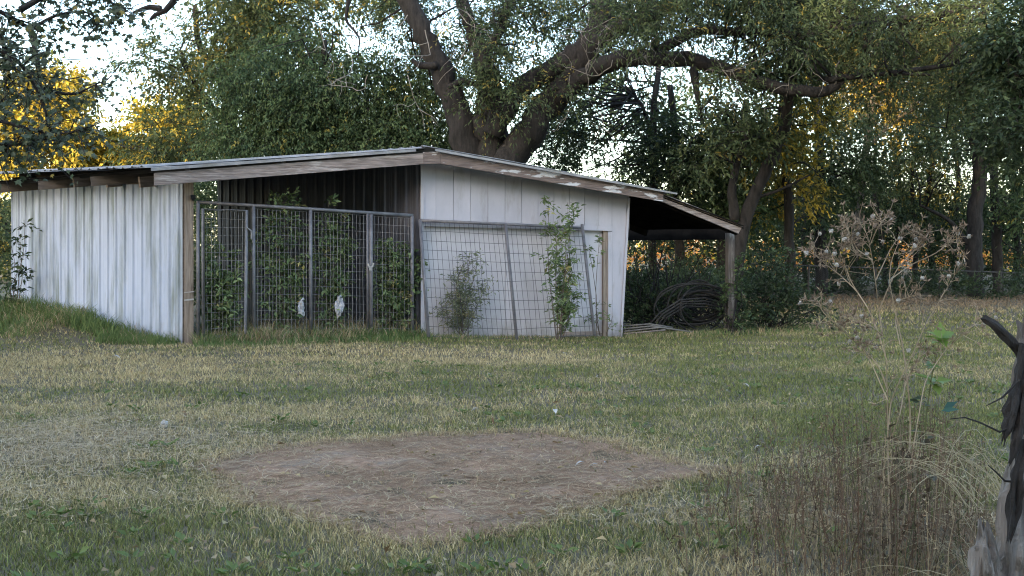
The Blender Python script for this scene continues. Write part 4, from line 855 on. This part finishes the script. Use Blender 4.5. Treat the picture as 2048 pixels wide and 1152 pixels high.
for k, (px, py, s, lb) in enumerate(((1110, 832, 20, 'white feather standing in the straw grass at the top edge of the bare patch'), (980, 757, 13, 'pale feather in the lawn below the leaning panel'), (1198, 762, 16, 'pale feather in the lawn below the jamb of the white door'),
        (1457, 790, 16, 'white feather in the green lawn below the lean-to post'), (1492, 779, 14, 'thin pale feather up and right of the one below the lean-to post'), (1516, 903, 14, 'pale feather in the lawn right of the bare patch'),
        (1160, 936, 18, 'left one of three pale leaf bits on the bare patch'), (1188, 939, 14, 'middle one of three pale leaf bits on the bare patch'), (1211, 934, 14, 'right one of three pale leaf bits on the bare patch'),
        (612, 706, 16, 'pale feather in the dry grass before the pen'), (232, 722, 18, 'pale bit in the dry grass below the side wall'), (1130, 708, 14, 'small pale feather before the slender sapling'), (950, 826, 13, 'small pale feather above the middle of the bare patch'))):
    feather(px, py, s, lb, rng.random()*6.28)
c = G(328, 857); c[2] = float(gz(c[0], c[1]))+.03; V, Q = blobmesh(c, (.024, .022, .024), 10, 14, .5, 8)
pb = thing('paper_ball', c-[0, 0, .024], 'small crumpled white paper ball on the lawn left of the bare patch', 'paper'); MB().add(V, Q).build('paper_wad', M['white'], pb)

# ------------------------------------------------------------------ foreground weeds at the right
def stems_leafbits(mb, pts, n, L, W_, col):
    pts = np.asarray(pts); s_ = rng.random(n)*(len(pts)-1); C = np.stack([np.interp(s_, np.arange(len(pts)), pts[:, i]) for i in range(3)], -1)
    mb.leaves(C, rng.standard_normal((n, 3))+[0, 0, -.5], rand_dirs(n), L*(.5+rng.random(n)), W_*(.5+rng.random(n)), col)
Yw = 4.5
wd = thing('dead_weed', np.array([*P(1783, 1120, Yw)[:2], 0]), 'tall branching dead weed with dry seed heads in the right foreground', 'weed')
st = MB(); hd = MB(); fl = MB(); tan = lambda: np.array([.37, .295, .205])*(.75+.5*rng.random())
brs = [[(1783, 1130), (1778, 1000), (1776, 900), (1775, 800), (1773, 720), (1765, 670)], [(1796, 1120), (1812, 1000), (1822, 850), (1815, 760), (1805, 690), (1790, 620), (1778, 560), (1783, 520), (1795, 490)], [(1773, 720), (1755, 660), (1735, 615), (1712, 580), (1680, 550), (1650, 528), (1620, 500)], [(1765, 670), (1758, 620), (1752, 570), (1745, 520), (1735, 470), (1720, 445)],
       [(1776, 860), (1782, 800), (1800, 760), (1825, 710), (1850, 650), (1880, 600), (1905, 558), (1915, 540)], [(1758, 622), (1775, 580), (1795, 535), (1830, 500), (1850, 480)], [(1780, 560), (1820, 530), (1870, 508), (1905, 480), (1918, 478)], [(1775, 780), (1760, 735), (1730, 700), (1690, 665), (1650, 630), (1630, 600)], [(1740, 490), (1755, 455), (1770, 435)], [(1745, 520), (1715, 500), (1700, 470), (1690, 450)], [(1735, 615), (1700, 560), (1690, 530), (1655, 505)], [(1752, 560), (1780, 500), (1800, 470), (1840, 462)], [(1745, 520), (1722, 515), (1690, 490)],
       [(1820, 940), (1834, 850), (1850, 760), (1890, 700), (1940, 655), (1965, 640)], [(1773, 900), (1800, 830), (1812, 760), (1850, 700)], [(1800, 690), (1790, 640), (1800, 600), (1830, 590)], [(1775, 800), (1740, 720), (1720, 690)], [(1765, 670), (1740, 650), (1700, 640)]]
tips = []
for i, b in enumerate(brs):
    Y0_ = Yw+(0 if i < 2 else rng.normal()*.08); p3 = np.array([P(x_, y_, Y0_+.04*rng.normal()) for x_, y_ in b]); k = len(p3)*4; s_ = np.linspace(0, len(p3)-1, k)
    q = np.stack([np.interp(s_, np.arange(len(p3)), p3[:, j]) for j in range(3)], -1); q[1:-1] = (q[:-2]+2*q[1:-1]+q[2:])/4
    st.tube(q, np.linspace(.0042 if i < 2 else .0027, .0011, k), 5, cap=False, col=tan())
    tips.append((q[-1], q[-1]-q[-3]))
    for _ in range(22 if i > 1 else 6):                              # short side shoots towards the tip
        j = rng.integers(int(k*.55), k); d = unit(q[min(j+1, k-1)]-q[j-1]+rng.standard_normal(3)*.6*np.linalg.norm(q[min(j+1, k-1)]-q[j-1])+rng.standard_normal(3)*.015); ln = .02+.07*rng.random(); e = q[j]+unit(d+rng.standard_normal(3)*.5+[0, 0, .35])*ln
        st.tube([q[j], (q[j]+e)/2+rng.standard_normal(3)*.003, e], [.0014, .0012, .0009], 3, cap=False, col=tan()); tips.append((e, e-q[j]))
for e, d in tips:
    n = 8; dd = unit(d)*.9+.7*rng.standard_normal((n, 3)); hd.leaves(np.repeat(e[None], n, 0), dd, rand_dirs(n), .013+.018*rng.random(n), .004+.0035*rng.random(n), np.array([.27, .205, .15])*(.5+.8*rng.random((n, 1))))
    if rng.random() < .07:
        V, Q = blobmesh(e+unit(d)*.006, (.008, .008, .008), 6, 8, .6, int(rng.integers(50))); fl.add(V, Q, col=(.42, .40, .36))
st.build('stem', M['weed'], wd); hd.build('seed_heads', M['weed'], wd, kind='stuff'); fl.build('seed_fluff', M['weed'], wd, kind='stuff')
# dark withered leaves low on its stem
mb = MB(); n = 150; C = np.stack([P(1785, 900, Yw)[0]+.07*rng.standard_normal(n), Yw+.07*rng.standard_normal(n), .05+.5*rng.random(n)**1.3], -1)
mb.leaves(C, rng.standard_normal((n, 3))+[0, 0, -1.0], rand_dirs(n), .025+.04*rng.random(n), .01+.016*rng.random(n), lerp((.05, .042, .028), (.13, .10, .07), rng.random(n)), .25)
mb.build('withered_leaves', M['weed'], wd, kind='stuff')
# reddish dry weeds
mb = MB()
for k in range(430):
    u = rng.random(); y = 4.05+2.0*rng.random()**1.4; x = np.interp(rng.beta(2.2, 1.6), [0, 1], [.62, 1.95])*y/4.5*1.0; h = (.18+.34*rng.random())*(1.25 if abs(x/y-.35) < .06 else .85)
    if x/y < .2: h *= .55
    b = np.array([x, y, float(gz(x, y))]); e = b+[rng.normal()*.06, rng.normal()*.06, h]; mid = (b+e)/2+rng.normal(size=3)*.012; c = [np.array([.14, .092, .064]), np.array([.17, .135, .10]), np.array([.10, .115, .055]), np.array([.32, .26, .17])][rng.choice(4, p=[.42, .30, .13, .15])]*(.5+.9*rng.random())
    mb.tube([b, mid, e], [.0018, .0014, .0007], 3, cap=False, col=c); stems_leafbits(mb, [b, mid, e], 9, .016, .006, c*.9)
    for _ in range(2):
        a = along(mid, e, rng.random()*.6); e2 = a+unit(rng.normal(size=3)+[0, 0, 1.0])*h*.28; mb.tube([a, e2], [.0011, .0006], 3, cap=False, col=c); stems_leafbits(mb, [a, e2], 5, .014, .005, c)
o = mb.build('dry_weeds', M['weed']); tag(o, 'thin reddish brown dry weeds in the right foreground', 'weeds', kind='stuff')
# green leafed plant among them
gp_ = thing('green_weed', np.array([*P(1868, 1080, 4.7)[:2], 0]), 'young green leafed weed standing between the dead weed and the stump', 'weed'); st = MB(); lm = MB()
b = np.array([*P(1868, 1080, 4.7)[:2], 0.0]); q = np.array([b, P(1860, 950, 4.7), P(1850, 850, 4.68), P(1862, 760, 4.66), P(1878, 690, 4.65)]); st.tube(q, [.005, .004, .0035, .003, .002], 5, col=(.12, .13, .06))
for (px, py, n, s_, c_) in ((1880, 680, 9, .11, (.17, .25, .06)), (1872, 765, 7, .10, (.15, .21, .05)), (1850, 740, 4, .06, (.10, .15, .05)), (1884, 818, 2, .07, (.04, .10, .085)), (1845, 800, 5, .055, (.05, .065, .035)), (1850, 880, 6, .06, (.055, .06, .035)), (1862, 960, 6, .06, (.06, .058, .036))):
    C = P(px, py, 4.66)+.012*rng.standard_normal((n, 3)); D = rng.standard_normal((n, 3))*[1, 1, .35]+[0, 0, .15]; lm.leaves(C, D, rand_dirs(n)*.5+[0, -.4, 1], s_*(.6+.6*rng.random(n)), s_*.45, np.array(c_)*(.8+.4*rng.random((n, 1))), .08)
st.build('stem', M['weed'], gp_); lm.build('foliage', M['leaf'], gp_)
# arching pale grass beside the stump
mb = MB()
for k in range(60):
    b = P(rng.uniform(1930, 2060), rng.uniform(900, 1000), rng.uniform(3.9, 4.5)); b[2] = 0 if rng.random() < .4 else b[2]*.4+.15
    d = np.array([-1*rng.random()-.1+.5*rng.normal()*.5, rng.normal()*.3, 0]); L = .25+.35*rng.random(); t = np.linspace(0, 1, 7)
    pts = b+np.outer(t*L, d)+np.outer((1.5*t-1.25*t*t)*L*(.6+.6*rng.random()), [0, 0, 1]); mb.tube(pts, np.linspace(.0017, .0007, 7), 3, cap=False, col=np.array([.40, .36, .25])*(.6+.6*rng.random()))
o = mb.build('dry_grass_tuft', M['weed'], origin=(1.9, 4.2, 0)); tag(o, 'arching pale dry grass blades beside the old stump', 'grass', kind='stuff')

# ------------------------------------------------------------------ old stump with broken limb at the right edge
Ys = 3.55
sp = thing('old_stump', np.array([*P(2060, 1150, Ys)[:2], 0]), 'weathered grey broken stump with a dark stub limb at the right edge', 'stump')
def gnarl(ctrl, rad, n=14, k=30, amp=.22, seed=1, flute=5, jag=0.0):
    ctrl = np.asarray(ctrl, float); s_ = np.linspace(0, len(ctrl)-1, k); q = np.stack([np.interp(s_, np.arange(len(ctrl)), ctrl[:, i]) for i in range(3)], -1); q[1:-1] = (q[:-2]+2*q[1:-1]+q[2:])/4
    rr = np.interp(s_, np.arange(len(ctrl)), rad); mb = MB().tube(q, rr, n); V = mb.V[0]; a = np.tile(np.arange(n)/n*2*math.pi, k); i = np.repeat(np.arange(k), n)
    f = 1+amp*(vnoise(a*flute/2+i*.03, i*.25, 1, seed)-.5)*2+amp*.6*np.sin(a*flute+i*.12)
    V[:n*k] = np.repeat(q, n, 0)+(V[:n*k]-np.repeat(q, n, 0))*f[:, None]
    if jag:
        ax = unit(q[-1]-q[-2]); w_ = np.repeat(np.clip((np.arange(k)-k*.72)/(k*.28), 0, 1), n)
        V[:n*k] += np.outer(w_*jag*(rng.random(n)[np.tile(np.arange(n), k)]**1.5*1.6-.7), ax); V[-1] = q[-1]-ax*jag*.8
    return mb
gnarl([P(2018, 1330, Ys), P(2028, 1180, Ys), P(2044, 1060, Ys), P(2060, 930, Ys), P(2072, 800, Ys), P(2070, 690, Ys), P(2058, 645, Ys)], [.105, .088, .070, .058, .054, .048, .032], 36, 70, .30, 3, 7, .035).build('post_trunk', M['stump'], sp)
gnarl([P(2052, 722, Ys-.03), P(2022, 682, Ys-.05), P(1988, 650, Ys-.06), P(1966, 634, Ys-.06)], [.018, .016, .013, .010], 14, 30, .30, 5, 4, .008).build('stub_limb', M['bark'], sp)
gnarl([P(2052, 690, Ys-.06), P(2036, 770, Ys-.08), P(2022, 830, Ys-.09), P(2008, 880, Ys-.10)], [.016, .015, .017, .006], 18, 40, .6, 7, 3, .03).build('peeling_bark', M['bark'], sp)
gnarl([P(2050, 770, Ys-.08), P(2044, 840, Ys-.10), P(2030, 900, Ys-.11), P(2018, 930, Ys-.11)], [.013, .014, .010, .003], 16, 36, .6, 9, 3, .02).build('peeling_bark', M['bark'], sp)
gnarl([P(2050, 880, Ys-.08), P(2036, 940, Ys-.10), P(2030, 1010, Ys-.11), P(2018, 1080, Ys-.12)], [.010, .018, .016, .006], 16, 36, .6, 8, 4, .02).build('split_wood', M['bark'], sp)
gnarl([P(1972, 1330, Ys-.10), P(1972, 1180, Ys-.10), P(1970, 1100, Ys-.10), P(1968, 1052, Ys-.10)], [.07, .050, .034, .016], 26, 40, .40, 11, 6, .035).build('broken_base', M['stump'], sp)
for pts in ([(2030, 850), (2000, 864), (1960, 845), (1930, 835), (1900, 838)], [(2040, 965), (2010, 962), (1992, 944), (1976, 930)], [(2040, 760), (2005, 795), (1972, 812)]):
    MB().tube([P(x_, y_, Ys-.1) for x_, y_ in pts], np.linspace(.0045, .0016, len(pts)), 5).build('twig', M['bark'], sp)

# ------------------------------------------------------------------ added treeline, unseen behind the viewer, heights shaped to keep the yard in shade
lm = MB(); n = 26000
x = rng.uniform(-62, 20, n); y = -36+3*rng.standard_normal(n)+1.5*np.sin(x*.5); z = rng.random(n)**.8*(np.interp(x, [-70, -53, -40, -35, -29, -26, -14, -10, 30], [23.2, 25.0, 25.0, 22.0, 22.0, 19.4, 19.4, 21.2, 21.2])+.8*np.sin(x*.37)+.7*np.sin(x*.9+1))
lm.leaves(np.stack([x, y, z], -1), rand_dirs(n), rand_dirs(n), 1.2+.9*rng.random(n), .95, greens(n, (.03, .05, .025), (.07, .1, .04)))
o = lm.build('treeline', M['leaf'], kind='stuff'); tag(o, 'tall dense unseen treeline added behind the viewpoint to shade the yard', 'treeline', kind='stuff')
